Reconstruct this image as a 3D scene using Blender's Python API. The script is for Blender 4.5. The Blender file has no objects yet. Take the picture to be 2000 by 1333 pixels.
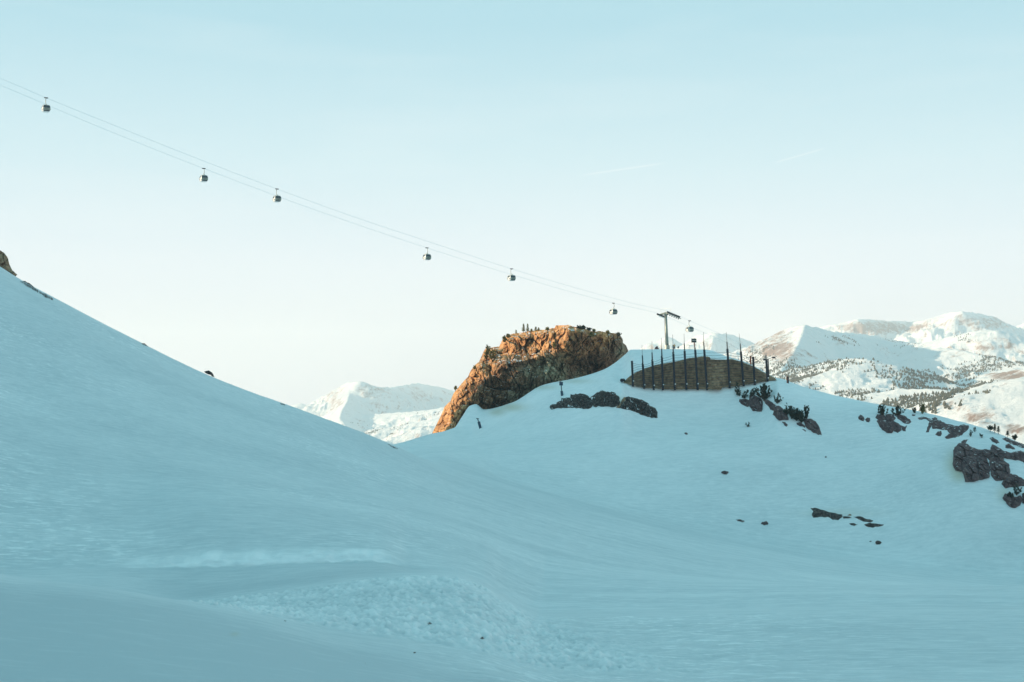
import bpy, math, random
import numpy as np

random.seed(7)
RNG = np.random.default_rng(11)
SC = bpy.context.scene
COL = SC.collection
R = math.radians

# ------------------------------------------------------------------ camera, sky, sun
F = 2778.0                      # focal length in photo pixels (2000 px wide)
PITCH = R(2.0)
SUN_EL, SUN_AZ = R(11.0), R(274.0)      # sun in the west (-X), camera looks along +Y
cd = bpy.data.cameras.new('camera'); cam = bpy.data.objects.new('camera', cd); COL.objects.link(cam)
cd.sensor_width = 36.0; cd.lens = 36.0 * F / 2000.0
cd.clip_start = 0.5; cd.clip_end = 60000
cam.location = (0, 0, 0); cam.rotation_euler = (R(90) + PITCH, 0, 0)
SC.camera = cam

w = bpy.data.worlds.new('World'); SC.world = w; w.use_nodes = True
nt = w.node_tree; nt.nodes.clear()
N = nt.nodes.new; L = nt.links.new
out = N('ShaderNodeOutputWorld'); bg = N('ShaderNodeBackground')
sky = N('ShaderNodeTexSky'); sky.sky_type = 'NISHITA'; sky.sun_disc = False
sky.sun_elevation = SUN_EL; sky.sun_rotation = SUN_AZ; sky.altitude = 2900; sky.dust_density = 0.6; sky.ozone_density = 2.0
geo = N('ShaderNodeTexCoord'); sep = N('ShaderNodeSeparateXYZ'); L(geo.outputs['Generated'], sep.inputs[0])
ramp = N('ShaderNodeValToRGB'); L(sep.outputs['Z'], ramp.inputs[0])
cr = ramp.color_ramp
SKY_STOPS = [(0.0, (.59, .615, .655)), (.03, (.58, .615, .655)), (.09, (.525, .60, .645)), (.16, (.40, .555, .605)), (.25, (.27, .475, .55)),
             (.40, (.245, .48, .54)), (.65, (.16, .41, .475)), (1.0, (.095, .30, .37))]
while len(cr.elements) < len(SKY_STOPS): cr.elements.new(.5)
for e, (p, c) in zip(cr.elements, SKY_STOPS): e.position = p; e.color = (*c, 1)
# thin cirrus veils high in the air
mp = N('ShaderNodeMapping'); mp.inputs['Scale'].default_value = (2.0, 2.0, 14.0); mp.inputs['Rotation'].default_value = (0, R(8), 0)
L(geo.outputs['Generated'], mp.inputs[0])
cn = N('ShaderNodeTexNoise'); cn.inputs['Scale'].default_value = 1.6; cn.inputs['Detail'].default_value = 5; L(mp.outputs[0], cn.inputs['Vector'])
cm = N('ShaderNodeMapRange'); cm.inputs[1].default_value = .52; cm.inputs[2].default_value = .8; cm.inputs[3].default_value = 0; cm.inputs[4].default_value = .22
L(cn.outputs[0], cm.inputs[0])
veil = N('ShaderNodeMix'); veil.data_type = 'RGBA'; L(cm.outputs[0], veil.inputs[0]); L(ramp.outputs[0], veil.inputs[6]); veil.inputs[7].default_value = (.62, .67, .67, 1)
def trail(last, ua, va, ub, vb, wid, amt):
    def d3(u, v):
        c_, s_ = math.cos(PITCH), math.sin(PITCH); t = (666.5 - v) / F; x = (u - 1000) / F
        q = np.array([x, c_ - t * s_, s_ + t * c_]); return q / np.linalg.norm(q)
    a, b = d3(ua, va), d3(ub, vb); n_ = np.cross(a, b); n_ /= np.linalg.norm(n_); m_ = a + b; m_ /= np.linalg.norm(m_); half = float(np.linalg.norm(b - a) / 2); tg = (b - a) / np.linalg.norm(b - a)
    def dot(vec):
        k = N('ShaderNodeVectorMath'); k.operation = 'DOT_PRODUCT'; L(geo.outputs['Generated'], k.inputs[0]); k.inputs[1].default_value = tuple(vec); 
        q = N('ShaderNodeMath'); q.operation = 'SUBTRACT'; L(k.outputs['Value'], q.inputs[0]); q.inputs[1].default_value = 0.0; return q
    da = N('ShaderNodeMath'); da.operation = 'ABSOLUTE'; L(dot(n_).outputs[0], da.inputs[0])
    m1 = N('ShaderNodeMapRange'); m1.interpolation_type = 'SMOOTHSTEP'; m1.inputs[1].default_value = 0; m1.inputs[2].default_value = wid; m1.inputs[3].default_value = amt; m1.inputs[4].default_value = 0; L(da.outputs[0], m1.inputs[0])
    db = dot(tg); db.inputs[1].default_value = float(np.dot(m_, tg)); dc = N('ShaderNodeMath'); dc.operation = 'ABSOLUTE'; L(db.outputs[0], dc.inputs[0])
    m2 = N('ShaderNodeMapRange'); m2.interpolation_type = 'SMOOTHSTEP'; m2.inputs[1].default_value = half * .5; m2.inputs[2].default_value = half; m2.inputs[3].default_value = 1; m2.inputs[4].default_value = 0; L(dc.outputs[0], m2.inputs[0])
    fm = N('ShaderNodeMath'); fm.operation = 'MULTIPLY'; L(m1.outputs[0], fm.inputs[0]); L(m2.outputs[0], fm.inputs[1])
    dm_ = N('ShaderNodeVectorMath'); dm_.operation = 'DOT_PRODUCT'; L(geo.outputs['Generated'], dm_.inputs[0]); dm_.inputs[1].default_value = tuple(m_)
    gt_ = N('ShaderNodeMath'); gt_.operation = 'GREATER_THAN'; L(dm_.outputs['Value'], gt_.inputs[0]); gt_.inputs[1].default_value = .9
    f2_ = N('ShaderNodeMath'); f2_.operation = 'MULTIPLY'; L(fm.outputs[0], f2_.inputs[0]); L(gt_.outputs[0], f2_.inputs[1])
    mm = N('ShaderNodeMix'); mm.data_type = 'RGBA'; L(f2_.outputs[0], mm.inputs[0]); L(last, mm.inputs[6]); mm.inputs[7].default_value = (.70, .72, .72, 1)
    return mm.outputs[2]
F = 2778.0
sk_ = trail(veil.outputs[2], 1120, 345, 1312, 317, .0012, .28)
sk_ = trail(sk_, 1500, 322, 1622, 287, .0010, .28)
gain = N('ShaderNodeMix'); gain.data_type = 'RGBA'; gain.blend_type = 'MULTIPLY'; gain.inputs[0].default_value = 1
gain.inputs[7].default_value = (7.7, 7.55, 7.5, 1); L(sk_, gain.inputs[6])
mix = N('ShaderNodeMix'); mix.data_type = 'RGBA'; mix.inputs[0].default_value = 0.04
L(gain.outputs[2], mix.inputs[6]); L(sky.outputs[0], mix.inputs[7])
L(mix.outputs[2], bg.inputs[0]); bg.inputs[1].default_value = 0.12
L(bg.outputs[0], out.inputs[0])

sd = bpy.data.lights.new('sun', 'SUN'); sun = bpy.data.objects.new('sun', sd); COL.objects.link(sun)
sd.energy = 4.7; sd.angle = R(0.5); sd.color = (1.0, .76, .52)
sun.rotation_euler = (R(90) - SUN_EL, 0, R(180) - SUN_AZ)   # light travels towards +X and down
import mathutils
sdir = mathutils.Vector((math.cos(SUN_EL) * math.sin(SUN_AZ), math.cos(SUN_EL) * math.cos(SUN_AZ), math.sin(SUN_EL)))
sun.rotation_euler = sdir.to_track_quat('Z', 'Y').to_euler()
sun.location = (-300, 100, 200)

vs = SC.view_settings
SC.display_settings.display_device = 'sRGB'
vs.view_transform = 'Standard'; vs.look = 'None'; vs.exposure = 0.72; vs.gamma = 1
SC.cycles.volume_bounces = 1
SC.cycles.max_bounces = 6; SC.cycles.diffuse_bounces = 3; SC.cycles.transparent_max_bounces = 8

# ------------------------------------------------------------------ projection
CP, SP = math.cos(PITCH), math.sin(PITCH)
def P(u, v, Y):
    u = np.asarray(u, float); v = np.asarray(v, float); Y = np.asarray(Y, float)
    t = (666.5 - v) / F
    s = Y / (CP - t * SP)
    return (u - 1000.0) / F * s, Y + 0 * s, (SP + t * CP) * s
def zof(v, Y):
    t = (666.5 - np.asarray(v, float)) / F
    return (SP + t * CP) / (CP - t * SP) * Y
def vof(z, Y):
    r = np.asarray(z, float) / Y            # tan of elevation
    t = (r * CP - SP) / (CP + r * SP)
    return 666.5 - t * F
def uv_of(x, y, z):
    dep = CP * y + SP * z
    return 1000 + F * x / dep, 666.5 - F * (-SP * y + CP * z) / dep
def V(u, v, Y):
    a = P(u, v, Y); return mathutils.Vector((float(a[0]), float(a[1]), float(a[2])))

# ------------------------------------------------------------------ numpy noise
def _h(i, j, k, seed):
    n = (i.astype(np.int64) * 374761393 + j.astype(np.int64) * 668265263 + k.astype(np.int64) * 2147483647 + seed * 974711) & 0xffffffff
    n = ((n ^ (n >> 13)) * 1274126177) & 0xffffffff
    n = ((n ^ (n >> 15)) * 2246822519) & 0xffffffff
    return ((n ^ (n >> 16)) & 0xffffff) / float(0xffffff)
def vnoise(x, y, z, seed=0):
    xi, yi, zi = np.floor(x), np.floor(y), np.floor(z)
    fx, fy, fz = x - xi, y - yi, z - zi
    fx = fx * fx * fx * (fx * (fx * 6 - 15) + 10); fy = fy * fy * fy * (fy * (fy * 6 - 15) + 10); fz = fz * fz * fz * (fz * (fz * 6 - 15) + 10)
    r = 0
    for a in (0, 1):
        wa = fx if a else 1 - fx
        for b in (0, 1):
            wb = fy if b else 1 - fy
            for c in (0, 1):
                wc = fz if c else 1 - fz
                r = r + wa * wb * wc * _h(xi + a, yi + b, zi + c, seed)
    return r * 2 - 1
def fbm(x, y, z, octs=4, seed=0, gain_=.5):
    r = 0; a = 1; f = 1; t = 0
    for o in range(octs):
        r = r + a * vnoise(x * f + 13.7 * o, y * f - 7.1 * o, z * f + 3.3 * o, seed + o); t += a; a *= gain_; f *= 2.03
    return r / t
def ridged(x, y, z, octs=4, seed=0):
    r = 0; a = 1; f = 1; t = 0
    for o in range(octs):
        r = r + a * (1 - 2 * np.abs(vnoise(x * f + 5.1 * o, y * f + 9.2 * o, z * f, seed + o))); t += a; a *= .5; f *= 2.1
    return r / t
def worley(x, y, z, seed=0):
    xi, yi, zi = np.floor(x), np.floor(y), np.floor(z)
    f1 = np.full(x.shape, 9.0); f2 = np.full(x.shape, 9.0); idv = np.zeros(x.shape)
    for a in (-1, 0, 1):
        for b in (-1, 0, 1):
            for c in (-1, 0, 1):
                cx, cy, cz = xi + a, yi + b, zi + c
                px = cx + _h(cx, cy, cz, seed); py = cy + _h(cx, cy, cz, seed + 1); pz = cz + _h(cx, cy, cz, seed + 2)
                d = np.sqrt((px - x) ** 2 + (py - y) ** 2 + (pz - z) ** 2)
                nw = d < f1
                f2 = np.where(nw, f1, np.minimum(f2, d))
                idv = np.where(nw, _h(cx, cy, cz, seed + 3), idv)
                f1 = np.where(nw, d, f1)
    return f1, f2, idv
def facets(x, z, seed=0, tilt=1.0):
    """broken rock: every cell is its own tilted plane; returns height, distance to the crack"""
    xi, zi = np.floor(x), np.floor(z); o = x * 0
    f1 = np.full(x.shape, 9.0); f2 = np.full(x.shape, 9.0); h = np.zeros(x.shape)
    for a in (-1, 0, 1):
        for b in (-1, 0, 1):
            cx, cz_ = xi + a, zi + b
            px = cx + _h(cx, cz_, o, seed); pz = cz_ + _h(cx, cz_, o, seed + 1)
            d = np.hypot(px - x, pz - z); nw = d < f1
            hh = _h(cx, cz_, o, seed + 2) - .5 + tilt * ((x - px) * (_h(cx, cz_, o, seed + 3) - .5) + (z - pz) * (_h(cx, cz_, o, seed + 4) - .5)) * 2
            f2 = np.where(nw, f1, np.minimum(f2, d)); h = np.where(nw, hh, h); f1 = np.where(nw, d, f1)
    return h, f2 - f1
def smooth(a, b, x):
    t = np.clip((x - a) / (b - a), 0, 1); return t * t * (3 - 2 * t)

def pchip_slopes(x, y):
    """x (n,) or (n,m), y (n,m) -> slopes, monotone"""
    h = np.diff(x, axis=0); d = np.diff(y, axis=0) / h
    m = np.zeros_like(y)
    w1 = 2 * h[1:] + h[:-1]; w2 = h[1:] + 2 * h[:-1]
    ok = (d[:-1] * d[1:]) > 0
    with np.errstate(divide='ignore', invalid='ignore'):
        mm = (w1 + w2) / (w1 / d[:-1] + w2 / d[1:])
    m[1:-1] = np.where(ok, mm, 0)
    m[0] = d[0]; m[-1] = d[-1]
    return m
def pchip1(xk, yk, x):
    xk = np.asarray(xk, float)[:, None]; yk = np.asarray(yk, float)[:, None]
    m = pchip_slopes(xk, yk)[:, 0]; xk = xk[:, 0]; yk = yk[:, 0]
    x = np.clip(x, xk[0], xk[-1])
    i = np.clip(np.searchsorted(xk, x) - 1, 0, len(xk) - 2)
    h = xk[i + 1] - xk[i]; t = (x - xk[i]) / h
    return (2 * t ** 3 - 3 * t ** 2 + 1) * yk[i] + (t ** 3 - 2 * t ** 2 + t) * h * m[i] + (-2 * t ** 3 + 3 * t ** 2) * yk[i + 1] + (t ** 3 - t ** 2) * h * m[i + 1]

# ------------------------------------------------------------------ object helpers
def tag(o, label=None, cat=None, group=None, kind=None):
    if label: o['label'] = label
    if cat: o['category'] = cat
    if group: o['group'] = group
    if kind: o['kind'] = kind
    return o
def empty(name, loc=(0, 0, 0), rz=0):
    o = bpy.data.objects.new(name, None); COL.objects.link(o)
    o.location = loc; o.rotation_euler = (0, 0, rz); o.empty_display_size = .3
    return o
def mesh_np(name, verts, faces, mat, parent=None, smooth_=True, attrs=None):
    """verts (n,3) array, faces (m,k) int array or list of arrays"""
    me = bpy.data.meshes.new(name)
    if not isinstance(faces, list): faces = [faces]
    faces = [f for f in faces if len(f)]
    nl = sum(f.size for f in faces); nf = sum(len(f) for f in faces)
    me.vertices.add(len(verts)); me.vertices.foreach_set('co', np.asarray(verts, np.float32).ravel())
    me.loops.add(nl); me.loops.foreach_set('vertex_index', np.concatenate([f.ravel() for f in faces]).astype(np.int32))
    me.polygons.add(nf)
    tot = np.concatenate([np.full(len(f), f.shape[1]) for f in faces]).astype(np.int32)
    me.polygons.foreach_set('loop_start', np.concatenate([[0], np.cumsum(tot)[:-1]]).astype(np.int32))
    me.polygons.foreach_set('loop_total', tot)
    me.update(calc_edges=True)
    me.polygons.foreach_set('use_smooth', np.full(nf, bool(smooth_)))
    for k, a in (attrs or {}).items():
        at = me.attributes.new(k, 'FLOAT', 'POINT'); at.data.foreach_set('value', np.asarray(a, np.float32).ravel())
    me.validate(verbose=False)
    me.materials.append(mat)
    o = bpy.data.objects.new(name, me); COL.objects.link(o)
    if parent: o.parent = parent
    return o
def grid_faces(nr, nc, off=0):
    i = np.arange(nr - 1)[:, None] * nc + np.arange(nc - 1)[None, :]
    i = i.ravel() + off
    return np.stack([i, i + 1, i + nc + 1, i + nc], 1)

class MB:
    def __init__(s): s.v = []; s.f = []
    def add(s, vs_, fs_):
        o = len(s.v); s.v += [tuple(a) for a in vs_]; s.f += [tuple(i + o for i in f) for f in fs_]; return s
    def box(s, x0, y0, z0, x1, y1, z1, taper=0):
        vs_ = [(x, y, z) for z in (z0, z1) for y in (y0, y1) for x in (x0, x1)]
        if taper:
            cx, cy = (x0 + x1) / 2, (y0 + y1) / 2
            vs_ = [(x if z == z0 else cx + (x - cx) * taper, y if z == z0 else cy + (y - cy) * taper, z) for x, y, z in vs_]
        return s.add(vs_, [(0, 2, 3, 1), (4, 5, 7, 6), (0, 1, 5, 4), (2, 6, 7, 3), (0, 4, 6, 2), (1, 3, 7, 5)])
    def tube(s, pts, r, n=8, cap=True):
        pts = [mathutils.Vector(p) for p in pts]
        rs = r if isinstance(r, (list, tuple)) else [r] * len(pts)
        o = len(s.v); prev = None
        for i, p in enumerate(pts):
            d = (pts[min(i + 1, len(pts) - 1)] - pts[max(i - 1, 0)]).normalized()
            a = d.orthogonal().normalized() if prev is None else (prev - d * prev.dot(d)).normalized()
            prev = a; b = d.cross(a)
            for k in range(n):
                t = 2 * math.pi * k / n
                s.v.append(tuple(p + (a * math.cos(t) + b * math.sin(t)) * rs[i]))
        for i in range(len(pts) - 1):
            for k in range(n):
                s.f.append((o + i * n + k, o + i * n + (k + 1) % n, o + (i + 1) * n + (k + 1) % n, o + (i + 1) * n + k))
        if cap:
            s.f.append(tuple(o + k for k in range(n))[::-1]); s.f.append(tuple(o + (len(pts) - 1) * n + k for k in range(n)))
        return s
    def rings(s, rings, cap=True):
        o = len(s.v); n = len(rings[0])
        for rg in rings: s.v += [tuple(p) for p in rg]
        for i in range(len(rings) - 1):
            for k in range(n):
                s.f.append((o + i * n + k, o + i * n + (k + 1) % n, o + (i + 1) * n + (k + 1) % n, o + (i + 1) * n + k))
        if cap:
            s.f.append(tuple(o + k for k in range(n))[::-1]); s.f.append(tuple(o + (len(rings) - 1) * n + k for k in range(n)))
        return s
    def build(s, name, mat, parent=None, sm=False):
        me = bpy.data.meshes.new(name); me.from_pydata(s.v, [], s.f); me.update(); me.materials.append(mat)
        if sm: me.polygons.foreach_set('use_smooth', [True] * len(me.polygons))
        o = bpy.data.objects.new(name, me); COL.objects.link(o)
        if parent: o.parent = parent
        return o
def kids(o): return [c for c in COL.objects if c.parent == o]
def copy_tree(o, parent=None):
    c = o.copy(); COL.objects.link(c); c.parent = parent
    for ch in list(o.children): copy_tree(ch, c)
    return c

# ------------------------------------------------------------------ materials
def mat(name, col, rough=.7, metal=0.0, noise=None, bump=0.0, bscale=5.0, spec=.3):
    """noise=(col2, scale, lo, hi)"""
    m = bpy.data.materials.new(name); m.use_nodes = True
    t = m.node_tree; b = t.nodes['Principled BSDF']
    b.inputs['Roughness'].default_value = rough; b.inputs['Metallic'].default_value = metal
    b.inputs['Specular IOR Level'].default_value = spec
    b.inputs['Base Color'].default_value = (*col, 1)
    tc = t.nodes.new('ShaderNodeTexCoord')
    if noise:
        c2, sc_, lo, hi = noise
        n = t.nodes.new('ShaderNodeTexNoise'); n.inputs['Scale'].default_value = sc_; n.inputs['Detail'].default_value = 6
        t.links.new(tc.outputs['Object'], n.inputs['Vector'])
        mr = t.nodes.new('ShaderNodeMapRange'); mr.inputs[1].default_value = lo; mr.inputs[2].default_value = hi
        t.links.new(n.outputs[0], mr.inputs[0])
        mx = t.nodes.new('ShaderNodeMix'); mx.data_type = 'RGBA'; mx.inputs[6].default_value = (*col, 1); mx.inputs[7].default_value = (*c2, 1)
        t.links.new(mr.outputs[0], mx.inputs[0]); t.links.new(mx.outputs[2], b.inputs['Base Color'])
    if bump:
        n2 = t.nodes.new('ShaderNodeTexNoise'); n2.inputs['Scale'].default_value = bscale; n2.inputs['Detail'].default_value = 8
        t.links.new(tc.outputs['Object'], n2.inputs['Vector'])
        bp = t.nodes.new('ShaderNodeBump'); bp.inputs['Strength'].default_value = bump; bp.inputs['Distance'].default_value = .3
        t.links.new(n2.outputs[0], bp.inputs['Height']); t.links.new(bp.outputs[0], b.inputs['Normal'])
    return m

SNOW = (.86, .875, .885)
def snow_near_mat():
    m = bpy.data.materials.new('snow'); m.use_nodes = True
    t = m.node_tree; n = t.nodes.new; l = t.links.new; b = t.nodes['Principled BSDF']
    b.inputs['Roughness'].default_value = .75; b.inputs['Specular IOR Level'].default_value = .2
    at = n('ShaderNodeAttribute'); at.attribute_name = 'crust_falloff'
    tc = n('ShaderNodeTexCoord')
    # fine grain of wind packed snow
    mp_ = n('ShaderNodeMapping'); mp_.inputs['Scale'].default_value = (.5, 1.6, 1.6); mp_.inputs['Rotation'].default_value = (0, 0, R(12)); l(tc.outputs['Object'], mp_.inputs[0])
    n1 = n('ShaderNodeTexNoise'); n1.inputs['Scale'].default_value = .6; n1.inputs['Detail'].default_value = 10; n1.inputs['Roughness'].default_value = .78; l(mp_.outputs[0], n1.inputs['Vector'])
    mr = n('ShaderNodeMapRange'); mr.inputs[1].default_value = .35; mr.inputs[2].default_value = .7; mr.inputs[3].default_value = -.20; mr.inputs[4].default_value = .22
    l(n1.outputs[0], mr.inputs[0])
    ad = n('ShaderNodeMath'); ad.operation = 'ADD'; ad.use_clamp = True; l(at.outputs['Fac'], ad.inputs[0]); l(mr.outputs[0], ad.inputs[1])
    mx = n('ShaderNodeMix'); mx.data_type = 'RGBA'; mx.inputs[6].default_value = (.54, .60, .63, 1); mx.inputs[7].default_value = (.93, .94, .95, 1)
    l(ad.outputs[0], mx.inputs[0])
    mf = n('ShaderNodeMapping'); mf.inputs['Scale'].default_value = (.42, 1.5, 1.9); mf.inputs['Rotation'].default_value = (0, 0, R(-8)); l(tc.outputs['Object'], mf.inputs[0])
    nf_ = n('ShaderNodeTexNoise'); nf_.inputs['Scale'].default_value = 1.0; nf_.inputs['Detail'].default_value = 6; nf_.inputs['Roughness'].default_value = .62; nf_.inputs['Distortion'].default_value = .4; l(mf.outputs[0], nf_.inputs['Vector'])
    rf = n('ShaderNodeMapRange'); rf.inputs[1].default_value = .53; rf.inputs[2].default_value = .63; l(nf_.outputs[0], rf.inputs[0])
    fa = n('ShaderNodeAttribute'); fa.attribute_name = 'flakes'
    fm = n('ShaderNodeMath'); fm.operation = 'MULTIPLY'; l(rf.outputs[0], fm.inputs[0]); l(fa.outputs['Fac'], fm.inputs[1])
    fmx = n('ShaderNodeMix'); fmx.data_type = 'RGBA'; l(fm.outputs[0], fmx.inputs[0]); l(mx.outputs[2], fmx.inputs[6]); fmx.inputs[7].default_value = (.95, .96, .97, 1); mx = fmx
    dt = n('ShaderNodeAttribute'); dt.attribute_name = 'dirt'
    dm = n('ShaderNodeMix'); dm.data_type = 'RGBA'; l(dt.outputs['Fac'], dm.inputs[0]); l(mx.outputs[2], dm.inputs[6]); dm.inputs[7].default_value = (.52, .45, .30, 1)
    l(dm.outputs[2], b.inputs['Base Color'])
    n2 = n('ShaderNodeTexNoise'); n2.inputs['Scale'].default_value = 2.2; n2.inputs['Detail'].default_value = 8; n2.inputs['Roughness'].default_value = .6; l(mp_.outputs[0], n2.inputs['Vector'])
    bp = n('ShaderNodeBump'); bp.inputs['Strength'].default_value = .35; bp.inputs['Distance'].default_value = .25
    l(n2.outputs[0], bp.inputs['Height']); l(bp.outputs[0], b.inputs['Normal'])
    return m
def far_mat(name, dens=1.0):
    m = bpy.data.materials.new(name); m.use_nodes = True
    t = m.node_tree; n = t.nodes.new; l = t.links.new; b = t.nodes['Principled BSDF']
    b.inputs['Roughness'].default_value = .85; b.inputs['Specular IOR Level'].default_value = .1
    tc = n('ShaderNodeTexCoord')
    at = n('ShaderNodeAttribute'); at.attribute_name = 'bare'
    n1 = n('ShaderNodeTexNoise'); n1.inputs['Scale'].default_value = .022; n1.inputs['Detail'].default_value = 12; n1.inputs['Roughness'].default_value = .80
    l(tc.outputs['Object'], n1.inputs['Vector'])
    # threshold: bare attr raises share of ground that is free of snow
    ad = n('ShaderNodeMath'); ad.operation = 'ADD'; l(n1.outputs[0], ad.inputs[0]); l(at.outputs['Fac'], ad.inputs[1])
    mr = n('ShaderNodeMapRange'); mr.inputs[1].default_value = .60; mr.inputs[2].default_value = .76; l(ad.outputs[0], mr.inputs[0])
    n2 = n('ShaderNodeTexNoise'); n2.inputs['Scale'].default_value = .006; n2.inputs['Detail'].default_value = 6; l(tc.outputs['Object'], n2.inputs['Vector'])
    rk = n('ShaderNodeMix'); rk.data_type = 'RGBA'; l(n2.outputs[0], rk.inputs[0]); rk.inputs[6].default_value = (.25, .18, .155, 1); rk.inputs[7].default_value = (.42, .30, .25, 1)
    mx = n('ShaderNodeMix'); mx.data_type = 'RGBA'; l(mr.outputs[0], mx.inputs[0]); mx.inputs[6].default_value = (*SNOW, 1); l(rk.outputs[2], mx.inputs[7])
    l(mx.outputs[2], b.inputs['Base Color'])
    bp = n('ShaderNodeBump'); bp.inputs['Strength'].default_value = .7; bp.inputs['Distance'].default_value = 14
    l(n1.outputs[0], bp.inputs['Height']); l(bp.outputs[0], b.inputs['Normal'])
    return m
def rock_mat(name, c1, c2, c3, snow=0.0, scale=.25, lichen=None):
    m = bpy.data.materials.new(name); m.use_nodes = True
    t = m.node_tree; n = t.nodes.new; l = t.links.new; b = t.nodes['Principled BSDF']
    b.inputs['Roughness'].default_value = .9; b.inputs['Specular IOR Level'].default_value = .15
    tc = n('ShaderNodeTexCoord'); gm = n('ShaderNodeNewGeometry')
    n1 = n('ShaderNodeTexNoise'); n1.inputs['Scale'].default_value = scale; n1.inputs['Detail'].default_value = 8; n1.inputs['Roughness'].default_value = .65; l(tc.outputs['Object'], n1.inputs['Vector'])
    rp = n('ShaderNodeValToRGB'); l(n1.outputs[0], rp.inputs[0])
    e = rp.color_ramp.elements; e[0].position = .36; e[0].color = (*c1, 1); e[1].position = .64; e[1].color = (*c3, 1)
    x = rp.color_ramp.elements.new(.5); x.color = (*c2, 1)
    last = rp.outputs[0]
    n2 = n('ShaderNodeTexVoronoi'); n2.feature = 'DISTANCE_TO_EDGE'; n2.inputs['Scale'].default_value = scale * 2.2; l(tc.outputs['Object'], n2.inputs['Vector'])
    ck = n('ShaderNodeMapRange'); ck.inputs[1].default_value = 0; ck.inputs[2].default_value = .05; ck.inputs[3].default_value = .55; ck.inputs[4].default_value = 1; l(n2.outputs[0], ck.inputs[0])
    if lichen:
        la = n('ShaderNodeAttribute'); la.attribute_name = 'lichen'
        ba = n('ShaderNodeAttribute'); ba.attribute_name = 'dark_rock_shade'
        bm_ = n('ShaderNodeMix'); bm_.data_type = 'RGBA'; bm_.blend_type = 'MULTIPLY'; l(ba.outputs['Fac'], bm_.inputs[0]); l(last, bm_.inputs[6]); bm_.inputs[7].default_value = (.30, .30, .42, 1); last = bm_.outputs[2]  # multiplies in the painted shade of the cliff's darker mass
        lm = n('ShaderNodeMix'); lm.data_type = 'RGBA'; l(la.outputs['Fac'], lm.inputs[0]); l(last, lm.inputs[6]); lm.inputs[7].default_value = (*lichen, 1); last = lm.outputs[2]
    if snow:
        sx = n('ShaderNodeSeparateXYZ'); l(gm.outputs['Normal'], sx.inputs[0])
        n3 = n('ShaderNodeTexNoise'); n3.inputs['Scale'].default_value = scale * 1.3; n3.inputs['Detail'].default_value = 4; l(tc.outputs['Object'], n3.inputs['Vector'])
        sm = n('ShaderNodeMath'); sm.operation = 'ADD'; l(sx.outputs['Z'], sm.inputs[0]); l(n3.outputs[0], sm.inputs[1])
        sr = n('ShaderNodeMapRange'); sr.inputs[1].default_value = 1.62 - snow; sr.inputs[2].default_value = 1.67 - snow; l(sm.outputs[0], sr.inputs[0])
        mx = n('ShaderNodeMix'); mx.data_type = 'RGBA'; l(sr.outputs[0], mx.inputs[0]); l(last, mx.inputs[6]); mx.inputs[7].default_value = (*SNOW, 1); last = mx.outputs[2]
    l(last, b.inputs['Base Color'])
    n4 = n('ShaderNodeTexNoise'); n4.inputs['Scale'].default_value = scale * 5; n4.inputs['Detail'].default_value = 9; n4.inputs['Roughness'].default_value = .7; l(tc.outputs['Object'], n4.inputs['Vector'])
    bp = n('ShaderNodeBump'); bp.inputs['Strength'].default_value = .8; bp.inputs['Distance'].default_value = .6
    l(n4.outputs[0], bp.inputs['Height']); l(bp.outputs[0], b.inputs['Normal'])
    return m

M_snow = snow_near_mat()
M_far = far_mat('far_mountain')
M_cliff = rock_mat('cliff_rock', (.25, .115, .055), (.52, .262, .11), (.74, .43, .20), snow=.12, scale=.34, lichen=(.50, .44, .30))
M_rock = rock_mat('dark_rock', (.10, .062, .068), (.155, .10, .105), (.22, .15, .14), scale=.8, snow=.06)
M_bank = rock_mat('stone_bank', (.05, .042, .042), (.10, .08, .08), (.26, .21, .18), scale=1.6)
M_wallm = rock_mat('wall_stone', (.22, .135, .09), (.40, .255, .16), (.56, .38, .24), scale=.8)
M_dark = mat('dark_steel', (.022, .024, .036), .5, .3)
M_rod = mat('rod_steel', (.16, .14, .13), .5, .6)
M_wire = mat('wire', (.05, .06, .08), .6, .5)
M_galv = mat('galvanised', (.34, .36, .32), .45, .55, noise=((.26, .28, .25), 1.2, .4, .6))
M_white = mat('white_paint', (.80, .80, .77), .4)
M_shell = mat('cabin_shell', (.78, .77, .73), .3, .1)
M_panel = mat('cabin_panel', (.28, .33, .28), .35, .3)
M_glass = mat('cabin_glass', (.035, .05, .065), .12, 0, spec=.6)
M_skirt = mat('cabin_skirt', (.03, .03, .045), .5)
M_cable = mat('cable', (.45, .60, .64), .6)
M_needle = mat('needles', (.035, .05, .04), .8, noise=((.06, .075, .05), 1.5, .35, .65))
M_needle_lit = mat('needles_sunlit', (.24, .20, .06), .8, noise=((.15, .15, .05), 1.5, .35, .65))  # brighter copy of the needles, sunlight put into the colour
M_bark = mat('bark', (.12, .085, .06), .9)
M_fartree = mat('far_trees', (.055, .065, .045), .9, noise=((.09, .09, .06), .01, .4, .6))
M_tan = mat('tan_cloth', (.50, .36, .20), .8); M_navy = mat('dark_cloth', (.03, .035, .06), .8); M_skin = mat('skin', (.55, .36, .27), .6)
M_blue = mat('blue_plastic', (.03, .06, .10), .5); M_orange = mat('orange_paint_and_sun', (.42, .12, .06), .6)  # orange serves the marker and the short post's painted sunlit side

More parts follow.
